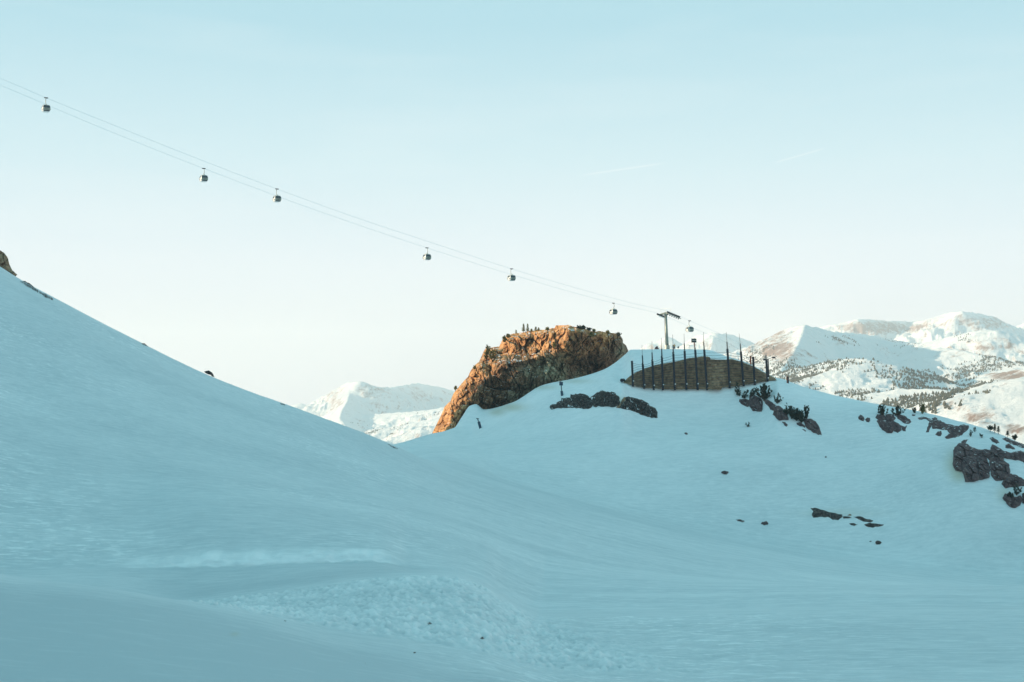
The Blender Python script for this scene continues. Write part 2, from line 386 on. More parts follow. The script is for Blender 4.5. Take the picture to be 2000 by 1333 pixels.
# ------------------------------------------------------------------ near snow ground
def feat(rows):
    a = np.array(rows, float); return a
U_ALL = np.concatenate([np.linspace(-3400, -400, 60, endpoint=False), np.linspace(-400, -30, 60, endpoint=False),
                        np.arange(-30, 2031, 2.5), np.linspace(2040, 2500, 70), np.linspace(2560, 5200, 50)])
NU = len(U_ALL)
FE = []
def add_feat(uv, uY):
    uv = np.array(uv, float); uY = np.array(uY, float)
    FE.append((pchip1(uY[:, 0], uY[:, 1], U_ALL) if len(uY) > 1 else np.full(NU, uY[0, 1]), pchip1(uv[:, 0], uv[:, 1], U_ALL)))
def flat(Y, z): FE.append((np.full(NU, float(Y)), np.full(NU, float(vof(z, Y)))))
flat(2.0, -1.75); flat(25, -5.2)
add_feat([(-3400, -350), (-1000, 610), (-300, 1250), (0, 1370), (1000, 1400), (5200, 1400)], [(0, 55)])  # heights left of the frame are unseen, raised to shade the foreground
add_feat([(-3400, -200), (-1000, 480), (-300, 1060), (0, 1142), (200, 1162), (340, 1184), (500, 1215), (640, 1250), (800, 1277), (950, 1302), (1100, 1336), (1400, 1350), (2000, 1355), (5200, 1380)], [(0, 90)])
add_feat([(-3400, -150), (-1000, 470), (-300, 1040), (0, 1134), (200, 1152), (340, 1174), (450, 1162), (560, 1149), (700, 1130), (800, 1121), (880, 1122), (940, 1142), (1000, 1178), (1060, 1203), (1200, 1204), (1400, 1200), (1600, 1195), (2000, 1192), (5200, 1192)], [(0, 140)])
add_feat([(-3400, -200), (-1000, 440), (-300, 1000), (0, 1106), (240, 1107), (450, 1105), (600, 1099), (740, 1097), (800, 1109), (880, 1113), (940, 1130), (1000, 1166), (1060, 1190), (1200, 1187), (1400, 1183), (1600, 1178), (2000, 1178), (5200, 1178)], [(0, 157)])
add_feat([(-3400, -210), (-1000, 430), (-300, 990), (0, 1098), (240, 1100), (450, 1091), (600, 1085), (740, 1082), (800, 1100), (880, 1108), (940, 1124), (1000, 1160), (1060, 1184), (1200, 1182), (1400, 1178), (1600, 1174), (2000, 1173), (5200, 1173)], [(0, 158.4)])
add_feat([(-3400, -380), (-1500, 150), (-700, 480), (-300, 670), (0, 800), (200, 845), (400, 885), (600, 928), (770, 966), (850, 986), (1000, 1034), (1200, 1088), (1400, 1122), (1700, 1146), (2000, 1156), (5200, 1156)], [(0, 230)])
CREST_V = [(-3400, -230), (-1500, 140), (-700, 285), (-300, 362), (-182, 406), (-120, 448), (-40, 500), (0, 524), (40, 548), (100, 580), (200, 632), (280, 672), (340, 702), (400, 730), (480, 762), (560, 790), (680, 835), (770, 871), (850, 908), (1000, 958), (1200, 1012), (1400, 1060), (1700, 1108), (2000, 1138), (5200, 1150)]  # left of the frame the ridge is unseen, shaped to shade the knoll
CREST_Y = [(-3400, 478), (-700, 476), (-300, 474), (-182, 470), (-120, 436), (0, 350), (100, 338), (200, 332), (400, 326), (560, 325), (770, 330), (850, 330), (1000, 325), (1200, 320), (1400, 315), (1700, 310), (2000, 305), (5200, 300)]
add_feat(CREST_V, CREST_Y)
add_feat([(-3400, 500), (-1500, 600), (-700, 650), (-300, 700), (-182, 720), (0, 750), (400, 840), (680, 886), (770, 899), (800, 900), (850, 893), (1000, 942), (1200, 997), (1400, 1047), (1700, 1097), (2000, 1124), (5200, 1140)],
         [(-3400, 506), (-300, 496), (-182, 494), (0, 400), (400, 380), (770, 372), (850, 374), (1000, 365), (1200, 355), (1400, 345), (1700, 335), (2000, 325), (5200, 320)])
add_feat([(-3400, 700), (-300, 800), (0, 830), (400, 860), (680, 886), (770, 892), (850, 872), (1000, 872), (1200, 868), (1300, 872), (1400, 878), (1550, 900), (1700, 925), (1850, 945), (2000, 990), (5200, 1060)],
         [(-3400, 540), (-182, 520), (0, 440), (400, 410), (770, 395), (850, 408), (1000, 405), (1200, 400), (1550, 385), (1700, 375), (2000, 350), (5200, 345)])
FOOT = [(770, 876), (845, 853), (890, 838), (915, 834), (950, 817), (1000, 793), (1060, 760), (1130, 744), (1180, 738), (1215, 747), (1240, 752), (1270, 757), (1300, 758), (1400, 757), (1440, 752), (1500, 742), (1515, 742), (1530, 745), (1600, 770)]
add_feat([(-3400, 900), (0, 880), (400, 880), (700, 885)] + FOOT + [(1700, 792), (1800, 812), (1900, 838), (2000, 878), (2200, 960), (5200, 1030)],
         [(-3400, 570), (-182, 540), (0, 480), (400, 440), (770, 405), (845, 443), (915, 452), (1000, 454), (1060, 451), (1130, 446), (1215, 431), (1240, 430), (1500, 430), (1600, 424), (1700, 414), (1800, 406), (1900, 395), (2000, 378), (5200, 370)])
WTOP = [(1190, 731), (1215, 745), (1240, 729), (1260, 718), (1280, 712), (1320, 705), (1360, 698), (1375, 696.5), (1400, 700), (1440, 705), (1460, 712), (1480, 722), (1500, 733), (1515, 739.5)]
add_feat([(-3400, 900), (0, 880), (400, 880), (700, 884), (770, 873), (845, 850), (890, 835), (915, 826), (950, 812), (1000, 790), (1060, 756), (1130, 741)] + WTOP + [(1530, 743), (1600, 767), (1700, 789), (1800, 808), (1900, 834), (2000, 873), (2200, 955), (5200, 1025)],
         [(-3400, 575), (-182, 545), (0, 485), (400, 443), (770, 409), (845, 446), (915, 455), (1000, 457), (1060, 455), (1130, 449), (1215, 434.5), (1240, 433), (1500, 433), (1600, 427), (1700, 417), (1800, 409), (1900, 398), (2000, 381), (5200, 374)])
add_feat([(-3400, 900), (0, 878), (400, 878), (700, 880), (770, 869), (845, 847), (885, 838), (902, 815), (918, 793), (930, 790), (945, 800), (1000, 787), (1060, 753), (1130, 738), (1180, 722), (1200, 710), (1222, 692), (1232, 683.5), (1310, 683), (1380, 684), (1420, 697), (1440, 703), (1460, 709), (1480, 719), (1500, 730.5), (1515, 738), (1530, 741), (1545, 747), (1600, 765), (1700, 787), (1800, 805), (1900, 831), (1960, 852), (2000, 870), (2200, 950), (5200, 1020)],
         [(-3400, 580), (-182, 550), (0, 490), (400, 450), (770, 415), (845, 450), (885, 460), (930, 466), (1000, 463), (1060, 460), (1130, 455), (1200, 455), (1232, 458), (1310, 464), (1380, 462), (1420, 458), (1460, 445), (1515, 436), (1600, 430), (1700, 420), (1800, 412), (1900, 401), (2000, 385), (5200, 378)])
cz = zof(FE[-1][1], FE[-1][0]); cy = FE[-1][0]
for dy, dz in ((10, 1.2), (45, 14), (200, 110), (800, 380)):
    FE.append((cy + dy, vof(cz - dz, cy + dy)))
KY = np.array([f[0] for f in FE]); KZ = np.array([zof(f[1], f[0]) for f in FE])
KM = pchip_slopes(KY, KZ)
# rows shared between columns through a normalised feature parameter
seg_rows = [6, 14, 40, 260, 34, 10, 150, 150, 60, 60, 60, 16, 40, 8, 14, 12, 8]
assert len(seg_rows) == len(FE) - 1, len(FE)
Sk = []; 
for i, n_ in enumerate(seg_rows): Sk += [(i, k / n_) for k in range(n_)]
Sk.append((len(seg_rows) - 1, 1.0))
NRW = len(Sk)
GY = np.zeros((NRW, NU)); GZ = np.zeros((NRW, NU))
for r, (i, t) in enumerate(Sk):
    h = KY[i + 1] - KY[i]
    GY[r] = KY[i] + t * h
    GZ[r] = (2 * t ** 3 - 3 * t ** 2 + 1) * KZ[i] + (t ** 3 - 2 * t ** 2 + t) * h * KM[i] + (-2 * t ** 3 + 3 * t ** 2) * KZ[i + 1] + (t ** 3 - t ** 2) * h * KM[i + 1]
GU = np.broadcast_to(U_ALL, GY.shape)
GV = vof(GZ, GY)
GX = P(GU, GV, GY)[0]
SEG = np.array([i for i, t in Sk])[:, None] + np.array([t for i, t in Sk])[:, None]  # continuous feature index

# surface detail
inb = lambda a, b, x, s: smooth(a - s, a + s, x) * (1 - smooth(b - s, b + s, x))
z0 = np.zeros_like(GX)
dz = .35 * fbm(GX / 38, GY / 38, z0, 3, 3) * smooth(40, 120, GY) * (1 - .6 * smooth(395, 430, GY))
# left slope: hard wind crust in long flakes lying across the slope
lmask = inb(158, 335, GY, 6) * (1 - smooth(900, 1500, GU))
fx_, fy_ = GX / 2.6 + .25 * GY / 2.6, GY / 1.1
fl = fbm(fx_, fy_, z0, 4, 21)
flake = smooth(.08, .30, fl)
dens = smooth(-.25, .35, fbm(GX / 26 + .5 * GY / 26, GY / 17, z0, 3, 33)) * (1 - .55 * smooth(500, 1000, GU))
dz = dz + lmask * (.10 * flake * dens + .05 * fbm(GX / .9, GY / .7, z0, 3, 5))
# blocky debris field
edge_lo = KZ
deb = inb(4 - .85, 4.0, SEG - .0 * GU, .06)   # between foreground edge and bench edge
deb = ((SEG > 3.12) & (SEG < 4.02)).astype(float)
deb = deb * smooth(330, 420, GU) * (1 - smooth(-60, 110, GU - 1020 - 330 * (4 - SEG) + 60 * fbm(GX / 9, GY / 9, z0, 3, 8)))
sm_ = (.35 + .65 * smooth(3.05, 3.25, SEG + .12 * fbm(GX / 6, GY / 6, z0, 3, 18))) * smooth(3.05, 3.2, SEG + .1 * fbm(GX / 7, GY / 7, z0, 2, 9)) * (1 - smooth(3.93, 4.0, SEG))
deb = deb * sm_
sel = deb > .01
dd = np.zeros_like(GX); cc = np.zeros_like(GX)
if sel.any():
    xs, ys = GX[sel], GY[sel]
    f1, f2, idv = worley(xs / .5, ys / .8, xs * 0, 41)
    g1, g2, idg = worley(xs / .24, ys / .4, xs * 0, 43)
    dd[sel] = (np.clip(1 - f1 * 1.25, 0, 1) * (.15 + .55 * idv) * (idv > .35) + np.clip(1 - g1 * 1.3, 0, 1) * .16 * (idg > .3))
    q1, q2, idq = worley(xs / 1.7, ys / 2.2, xs * 0, 45)
    dd[sel] += np.clip(1 - q1 * 2.2, 0, 1) ** .6 * .5 * (idq > .8)
    cc[sel] = idv
dz = dz + deb * dd * .55 + deb * .18 * fbm(GX / 2.2, GY / 2.8, z0, 3, 47)
# avalanche tongue in front right of the debris: directional ripples
ton = ((SEG > 2.0) & (SEG < 4.0)) * smooth(700, 1000, GU) * (1 - smooth(1250, 1900, GU))
tr = fbm((GX - .9 * GY) / .8, (GX * .6 + GY) / 3.2, z0, 4, 61)
dz = dz + ton * .11 * tr
rt = smooth(1000, 1250, GU) * inb(60, 330, GY, 15)
tr2 = fbm((GX + .2 * GY) / 4.0, GY / 1.0, z0, 4, 65)
dz = dz + rt * .05 * tr2
kn = smooth(335, 360, GY) * (1 - smooth(1.0, 1.4, GY / 480))
dz = dz + kn * .10 * fbm(GX / 5.5 - GY / 14, GY / 2.2, z0, 4, 71) * (1 - smooth(430, 445, GY) * .8)
# bench bank: broken upper lip
bank = inb(5.0, 6.035, SEG, .03) * smooth(200, 330, GU) * (1 - smooth(740, 800, GU))
dz = dz + bank * .35 * (fbm(GX / 1.3, SEG * 1.5, z0, 3, 77) + .2)
GZd = GZ + dz * smooth(15, 40, GY)
GVd = vof(GZd, GY)
crust_falloff = .46 + .12 * lmask * flake * dens - .10 * lmask + .16 * fbm(GX / 30, GY / 14, z0, 3, 91) + deb * (.55 * dd + .36 * (cc - .4)) + .14 * ton * tr + .10 * rt * tr2 + .75 * bank * (.45 + .9 * np.clip(fbm(GX / 2.2, SEG * 5, z0, 4, 79) + .25, 0, 1))
crust_falloff = crust_falloff + .34 * smooth(350, 450, GY) - .14 * (1 - smooth(90, 200, GY)) - .22 * inb(4.1, 5.2, SEG, .2) * smooth(100, 400, GU) * (1 - smooth(760, 900, GU)) - .10 * inb(8.05, 9.0, SEG, .2) * smooth(800, 900, GU)  # far knoll brightened, near ground darkened: brightness falloff put into snow colour
crust_falloff = crust_falloff - .45 * (1 - smooth(2.6, 3.2, SEG)) * (1 - .6 * smooth(400, 1200, GU))  # foreground darkened in colour: corner falloff plus a truly darker slope
flakes = np.clip(.75 * lmask * (.25 + .75 * dens) + .35 * kn + .3 * rt + .5 * ton, 0, 1) * (1 - .9 * inb(4.1, 5.0, SEG, .1)) * (1 - deb)
lines = fbm(GU / 900, SEG * 26 + .0015 * GU, z0, 3, 95) * (inb(4.0, 6.9, SEG, .1) * smooth(820, 1050, GU) + inb(7.2, 9.2, SEG, .15) * smooth(820, 1000, GU)) + .8 * fbm(GU / 700, SEG * 60, z0, 2, 96) * inb(1.5, 3.0, SEG, .1)
crust_falloff = crust_falloff + .18 * lines + .10 * fbm(GX / 7, GY / 5, z0, 4, 97)
crust_falloff = np.clip(crust_falloff, 0, 1)
dirt = np.zeros_like(crust_falloff)
for (du, dv, ru, rv, a) in ((1862, 905, 16, 26, .55), (1875, 930, 14, 14, .5), (1000, 796, 26, 8, .6), (970, 806, 16, 7, .5), (1060, 757, 30, 5, .4), (1125, 745, 30, 5, .35), (1640, 1003, 70, 9, .25), (458, 1239, 9, 4, .3), (1960, 965, 14, 16, .4), (1210, 783, 10, 8, .5)):
    e_ = ((GU - du) / ru) ** 2 + ((GVd - dv) / rv) ** 2
    dirt += a * np.exp(-e_) * (GY > 60) * (SEG < 13.2)
XX = P(GU, GVd, GY)[0]
ground = mesh_np('snow_ground', np.stack([GX, GY, GZd], -1).reshape(-1, 3), grid_faces(NRW, NU), M_snow, attrs={'crust_falloff': crust_falloff, 'flakes': flakes, 'dirt': np.clip(dirt, 0, 1)})
tag(ground, kind='structure')

def hit(u, v, lim=None):
    """depth at which the ray through photo pixel (u,v) meets the near snow (scalar or arrays)"""
    u = np.atleast_1d(np.asarray(u, float)); v = np.atleast_1d(np.asarray(v, float))
    res = np.zeros(u.shape)
    ci = np.clip(np.searchsorted(U_ALL, u), 1, NU - 1)
    ci = np.where(np.abs(U_ALL[ci - 1] - u) < np.abs(U_ALL[ci] - u), ci - 1, ci)
    for k in range(len(u)):
        col = GVd[:, ci[k]]; Yc = GY[:, ci[k]]
        m = col <= v[k]
        i = int(np.argmax(m)) if m.any() else -1
        if i <= 0:
            j = int(np.argmin(np.where(SEG[:, 0] < 13.05, col, 9e9))); res[k] = Yc[j]
        else:
            t = (col[i - 1] - v[k]) / max(col[i - 1] - col[i], 1e-6); res[k] = Yc[i - 1] + t * (Yc[i] - Yc[i - 1])
    return res
def ground_z(x, y):
    """height of the snow at world x,y (scalar)"""
    u = 1000 + F * x / y
    for _ in range(4):
        ci = int(np.clip(np.searchsorted(U_ALL, u), 1, NU - 1))
        z = float(np.interp(y, GY[:, ci], GZd[:, ci])); u = float(uv_of(x, y, z)[0])
    return z

# ------------------------------------------------------------------ solids cut from an outline, hugging the ground
def inside(poly, u, v):
    r = np.zeros(u.shape, bool); n = len(poly)
    for i in range(n):
        x0, y0 = poly[i]; x1, y1 = poly[(i + 1) % n]
        if y0 == y1: continue
        c = ((y0 > v) != (y1 > v)) & (u < (x1 - x0) * (v - y0) / (y1 - y0) + x0)
        r ^= c
    return r
def edge_dist(poly, u, v):
    d = np.full(u.shape, 1e9); n = len(poly)
    for i in range(n):
        x0, y0 = poly[i]; x1, y1 = poly[(i + 1) % n]
        ex, ey = x1 - x0, y1 - y0; l2 = ex * ex + ey * ey + 1e-9
        t = np.clip(((u - x0) * ex + (v - y0) * ey) / l2, 0, 1)
        d = np.minimum(d, np.hypot(u - x0 - t * ex, v - y0 - t * ey))
    return d
def solid(name, poly, step, front_fn, back_fn, material, parent=None, attrs_fn=None, sm=False):
    p = np.array(poly, float)
    us = np.arange(p[:, 0].min() - step, p[:, 0].max() + step * 1.5, step); vs_ = np.arange(p[:, 1].min() - step, p[:, 1].max() + step * 1.5, step)
    U, Vv = np.meshgrid(us, vs_)
    ins = inside(poly, U, Vv); d = edge_dist(poly, U, Vv)
    # pull grid points just outside the outline onto it by a cheap jitter-free clamp
    keep = ins | (d < step * .55)
    cell = keep[:-1, :-1] & keep[1:, :-1] & keep[:-1, 1:] & keep[1:, 1:]
    used = np.zeros(keep.shape, bool)
    used[:-1, :-1] |= cell; used[1:, :-1] |= cell; used[:-1, 1:] |= cell; used[1:, 1:] |= cell
    if not used.any(): return None
    idx = -np.ones(keep.shape, int); idx[used] = np.arange(used.sum()); nv = int(used.sum())
    uu, vv = U[used], Vv[used]; dd_ = np.where(ins, d, 0)[used]
    Yf = front_fn(uu, vv, dd_); Yb = back_fn(uu, vv, dd_, Yf)
    vf = np.stack(P(uu, vv, Yf), -1); vb = np.stack(P(uu, vv, Yb), -1)
    a, b, c, e = idx[:-1, :-1][cell], idx[:-1, 1:][cell], idx[1:, 1:][cell], idx[1:, :-1][cell]
    ff = np.stack([a, e, c, b], 1); fb = np.stack([a, b, c, e], 1) + nv
    cp = np.pad(cell, 1)
    sides = []
    R_, C_ = np.nonzero(cell)
    for r, q in zip(R_, C_):
        if not cp[r, q + 1]: i, j = idx[r, q], idx[r, q + 1]; sides.append((i, j, j + nv, i + nv))
        if not cp[r + 2, q + 1]: i, j = idx[r + 1, q + 1], idx[r + 1, q]; sides.append((i, j, j + nv, i + nv))
        if not cp[r + 1, q]: i, j = idx[r + 1, q], idx[r, q]; sides.append((i, j, j + nv, i + nv))
        if not cp[r + 1, q + 2]: i, j = idx[r, q + 1], idx[r + 1, q + 1]; sides.append((i, j, j + nv, i + nv))
    at = None
    if attrs_fn: at = {k: np.concatenate([x, x]) for k, x in attrs_fn(uu, vv, vf).items()}
    allv = np.concatenate([vf, vb])
    org = np.array([vf[:, 0].mean(), vf[:, 1].mean(), vf[:, 2].min()])
    o = mesh_np(name, allv - org, [np.concatenate([ff, fb]), np.array(sides, int)], material, parent, sm, at)
    if parent is None: o.location = org
    else: o.location = org - np.array(parent.location)
    return o

# ------------------------------------------------------------------ far mountains
def ridge_pts(lst): 
    a = np.array(lst, float); return np.stack(P(a[:, 0], a[:, 1], a[:, 2]), 1)
def terrain(name, u0, u1, nu, Ys, ridges, base_fn, seed, bare_fn, namp=1.0):
    us = np.linspace(u0, u1, nu); U, Y = np.meshgrid(us, Ys)
    X = (U - 1000) / F * Y * 1.0
    wx = X + 90 * fbm(X / 700, Y / 700, X * 0, 4, seed); wy = Y + 90 * fbm(X / 700, Y / 700, X * 0 + 5, 4, seed + 9)
    fine = np.ones_like(X)
    Z = base_fn(X, Y) + 0 * X
    best = np.full(X.shape, 1e9)
    for pts, slope, rough in ridges:
        p = ridge_pts(pts)
        for i in range(len(p) - 1):
            a, b = p[i], p[i + 1]
            ex, ey = b[0] - a[0], b[1] - a[1]; l2 = ex * ex + ey * ey
            def dist(qx, qy):
                t = np.clip(((qx - a[0]) * ex + (qy - a[1]) * ey) / l2, 0, 1)
                return t, np.hypot(qx - a[0] - t * ex, qy - a[1] - t * ey)
            t0, d0 = dist(X, Y); t1, d1 = dist(wx, wy)
            k = smooth(0, 260, d0); d = d0 * (1 - k) + np.maximum(d1, 0) * k
            zr = a[2] + t0 * (b[2] - a[2])
            h = zr - 1.2 * slope * (np.sqrt(d * d + 5 ** 2) - 5) * (1 - .18 * smooth(100, 900, d))
            best = np.minimum(best, np.where(h > Z - 30, d0, best))
            kk = 8.0
            Z = np.maximum(Z, h) + kk * .25 * np.maximum(1 - np.abs(Z - h) / kk, 0) ** 2 * (d0 > 40)
    near = smooth(5, 170, best)
    g = .6 * ridged(X / 230, Y / 230, X * 0, 5, seed + 20) + .4 * ridged(wx / 110, wy / 300, X * 0, 4, seed + 25)
    ys_ = np.clip(Y / 4500, .7, 2.3)
    Z = Z + namp * ys_ * near * (26 * (g - .25)) + namp * ys_ * 8 * fbm(X / 60, Y / 60, X * 0, 4, seed + 31) * (.45 + .55 * near) + 1.6 * namp * fbm(X / 16, Y / 16, X * 0, 3, seed + 37)
    gxz = np.gradient(Z, axis=1) / np.gradient(X, axis=1); gyz = np.gradient(Z, axis=0) / np.gradient(Y, axis=0)
    steep = np.hypot(gxz, gyz)
    bare = bare_fn(X, Y, Z, best) + .11 * smooth(.5, 1.0, steep) + .06 * smooth(.1, .7, ridged(X / 45, Y / 160, X * 0, 3, seed + 51)) * smooth(.35, .6, steep) - .02
    o = mesh_np(name, np.stack([X, Y, Z], -1).reshape(-1, 3), grid_faces(len(Ys), nu), M_far, attrs={'bare': bare})
    tag(o, kind='structure')
    return us, Ys, Z
def blob(X, Y, Z, lst):
    u, v = uv_of(X, Y, Z); r = 0 * X
    for (cx, cy, rx, ry, a, y0, y1) in lst:
        r = r + a * np.clip(1.25 - ((u - cx) / rx) ** 2 - ((v - cy) / ry) ** 2, 0, 1) * (Y > y0) * (Y < y1)
    return r

def fardist(rs, k): return [([(u, v, y * k) for u, v, y in p], sl, q) for p, sl, q in rs]
left_r = [
    ([(520, 800, 11500), (555, 795, 11000), (575, 791, 10600), (588, 787, 10300), (600, 792, 10400), (640, 800, 10800)], .4, 1),
    ([(560, 845, 9600), (600, 818, 9000), (620, 799, 8400), (640, 775, 7900), (655, 762, 7600), (668, 755, 7400), (680, 748, 7200), (705, 745, 6900)], .55, 1),
    ([(705, 745, 6900), (715, 749, 7200), (728, 754, 7600), (742, 757, 8000), (765, 757, 8500), (785, 754, 8900), (800, 751, 9200), (815, 748.5, 9400), (838, 753, 9700), (862, 757, 9900), (900, 768, 10300), (980, 790, 11000)], .5, 1),
    ([(680, 748, 7200), (684, 765, 6900), (678, 785, 6500), (668, 802, 6100), (664, 818, 5700), (690, 850, 5300)], .5, 1),
    ([(620, 822, 7000), (690, 812, 6500), (740, 808.5, 6150), (800, 805.5, 5700), (850, 799, 5300), (890, 792, 5000), (960, 785, 4600)], .3, 1),
    ([(740, 840, 4700), (800, 828, 4300), (850, 818, 4000), (900, 812, 3800)], .3, 1),
]
def bare_l(X, Y, Z, best):
    return .10 * fbm(X / 260, Y / 260, X * 0, 3, 301) + blob(X, Y, Z, [(652, 775, 26, 28, .12, 7400, 12000), (725, 762, 30, 14, .14, 8000, 12900), (800, 845, 90, 18, .06, 2000, 6500)]) + .0
YL = np.concatenate([np.linspace(1500, 3400, 25, endpoint=False), np.geomspace(3400, 11800, 400)])
YL = YL * 1.25
usL, YsL, ZL = terrain('left_mountain', 380, 1010, 400, YL, fardist(left_r, 1.25), lambda X, Y: -45 - .030 * Y - .02 * (X + 600), 100, bare_l, 1.1)

right_r = [
    ([(1180, 705, 9800), (1240, 690, 9300), (1262, 682, 9000), (1290, 664, 8700), (1303, 657, 8500), (1318, 666, 8900), (1332, 675, 9200)], .5, 1),
    ([(1318, 690, 8800), (1345, 668, 8300), (1362, 656, 8000), (1390, 650, 7600), (1400, 651, 7500)], .55, 1),
    ([(1400, 651, 7500), (1430, 655, 8200), (1450, 662, 8700), (1478, 674, 9200), (1510, 694, 9800)], .5, 1),
    ([(1560, 655, 12500), (1600, 643, 11800), (1620, 634, 11300), (1640, 632, 11000), (1660, 628, 10600), (1676, 624, 9700), (1700, 624, 10300), (1730, 627, 10900), (1788, 628, 11500), (1800, 627, 11000), (1830, 619, 10000), (1852, 611, 9400), (1880, 608, 9000)], .45, 1),
    ([(1880, 608, 9000), (1900, 611, 9500), (1930, 617, 10100), (1945, 621, 10400), (1962, 635, 10700), (2000, 662, 11200), (2080, 700, 11800)], .5, 1),
    ([(1960, 650, 13000), (1985, 640, 12700), (2000, 631, 12400), (2040, 620, 12000), (2150, 620, 11500)], .5, 1),
    ([(1380, 770, 5600), (1430, 732, 5500), (1460, 705, 5350), (1480, 692, 5250), (1497, 678, 5100), (1512, 662, 5000), (1530, 646, 4850), (1545, 638, 4700), (1572, 636.5, 4600)], .5, 1),
    ([(1572, 636.5, 4600), (1590, 640, 4900), (1612, 645, 5300), (1640, 650, 5700), (1668, 652, 6100), (1700, 655, 6500), (1735, 662, 6900), (1790, 672, 7300)], .38, 1),
    ([(1572, 636.5, 4600), (1566, 655, 4350), (1560, 672, 4200), (1548, 690, 4050), (1532, 712, 3900), (1518, 735, 3750)], .45, 1),
    ([(1700, 660, 6400), (1760, 672, 6000), (1800, 672, 5800), (1850, 660, 5400), (1900, 648, 5100), (1930, 643, 5000), (1945, 645, 4950), (1975, 655, 5100), (2040, 668, 5300), (2150, 690, 5600)], .35, 1),
    ([(1780, 690, 5200), (1840, 680, 4700), (1880, 686, 4400), (1940, 700, 4150), (2000, 712, 4000), (2100, 725, 3800)], .3, 1),
    ([(1490, 760, 3900), (1530, 738, 3750), (1580, 719, 3550), (1620, 707, 3400), (1660, 701, 3280), (1690, 700, 3180)], .3, 1),
    ([(1690, 700, 3180), (1720, 708, 3300), (1760, 722, 3450), (1800, 738, 3600), (1850, 756, 3750), (1900, 764, 3800)], .3, 1),
    ([(1640, 800, 2600), (1700, 770, 2500), (1760, 760, 2400), (1830, 762, 2300), (1880, 768, 2200)], .28, 1),
    ([(1820, 790, 2350), (1880, 768, 2200), (1930, 752, 2050), (1980, 742, 1950), (2060, 732, 1850), (2200, 725, 1750)], .28, 1),
    ([(1900, 735, 3300), (1960, 727, 3100), (2010, 720, 2950), (2120, 715, 2800)], .3, 1),
]
BL = [(1505, 668, 55, 30, .20, 3800, 5400), (1530, 695, 40, 26, .16, 3700, 5000), (1970, 733, 50, 14, .30, 2500, 3400), (1855, 690, 40, 16, .13, 3800, 5500), (1710, 640, 80, 16, .26, 9000, 12000), (1820, 640, 60, 18, .12, 9000, 12000),
      (1920, 812, 45, 22, .22, 1400, 2400), (1880, 790, 60, 12, .10, 1400, 2400), (1985, 838, 26, 12, .22, 1400, 2600), (1930, 630, 50, 16, .16, 8800, 11000), (1300, 672, 40, 14, .07, 8000, 10000), (1640, 668, 16, 10, .10, 4000, 6000)]
def bare_r(X, Y, Z, best):
    return .09 * fbm(X / 240, Y / 240, X * 0, 3, 401) + .9 * blob(X, Y, Z, BL) - .01 + .05 * smooth(.1, .8, ridged(X / 140, Y / 140, X * 0, 3, 405))
YR = np.concatenate([np.geomspace(1150, 2000, 90, endpoint=False), np.geomspace(2000, 5800, 460, endpoint=False), np.geomspace(5800, 13500, 170)])
usR, YsR, ZR = terrain('right_mountains', 1130, 2260, 700, YR, right_r, lambda X, Y: -55 - .022 * Y, 200, bare_r, 1.3)
# broad valley floor that closes the land out to the horizon
gx = np.concatenate([-np.geomspace(14000, 900, 40), np.linspace(-800, 800, 20), np.geomspace(900, 14000, 40)]); gy = np.geomspace(1250, 14500, 90)
VX, VY = np.meshgrid(gx, gy)
uu_ = 1000 + F * VX / VY
vz = -120 - .042 * VY + 60 * fbm(VX / 1500, VY / 1500, VX * 0, 4, 501) + 260 * smooth(400, -900, uu_) * smooth(-.4, .6, fbm(VX / 3000, VY / 3000, VX * 0, 4, 507)) + 200 * smooth(2300, 3200, uu_) * smooth(-.4, .6, fbm(VX / 2600, VY / 2600, VX * 0, 4, 509))
vf_ = mesh_np('valley', np.stack([VX, VY, np.minimum(vz, 450)], -1).reshape(-1, 3), grid_faces(len(gy), len(gx)), M_far, attrs={'bare': .05 * fbm(VX / 400, VY / 400, VX * 0, 3, 511)})
tag(vf_, kind='structure')

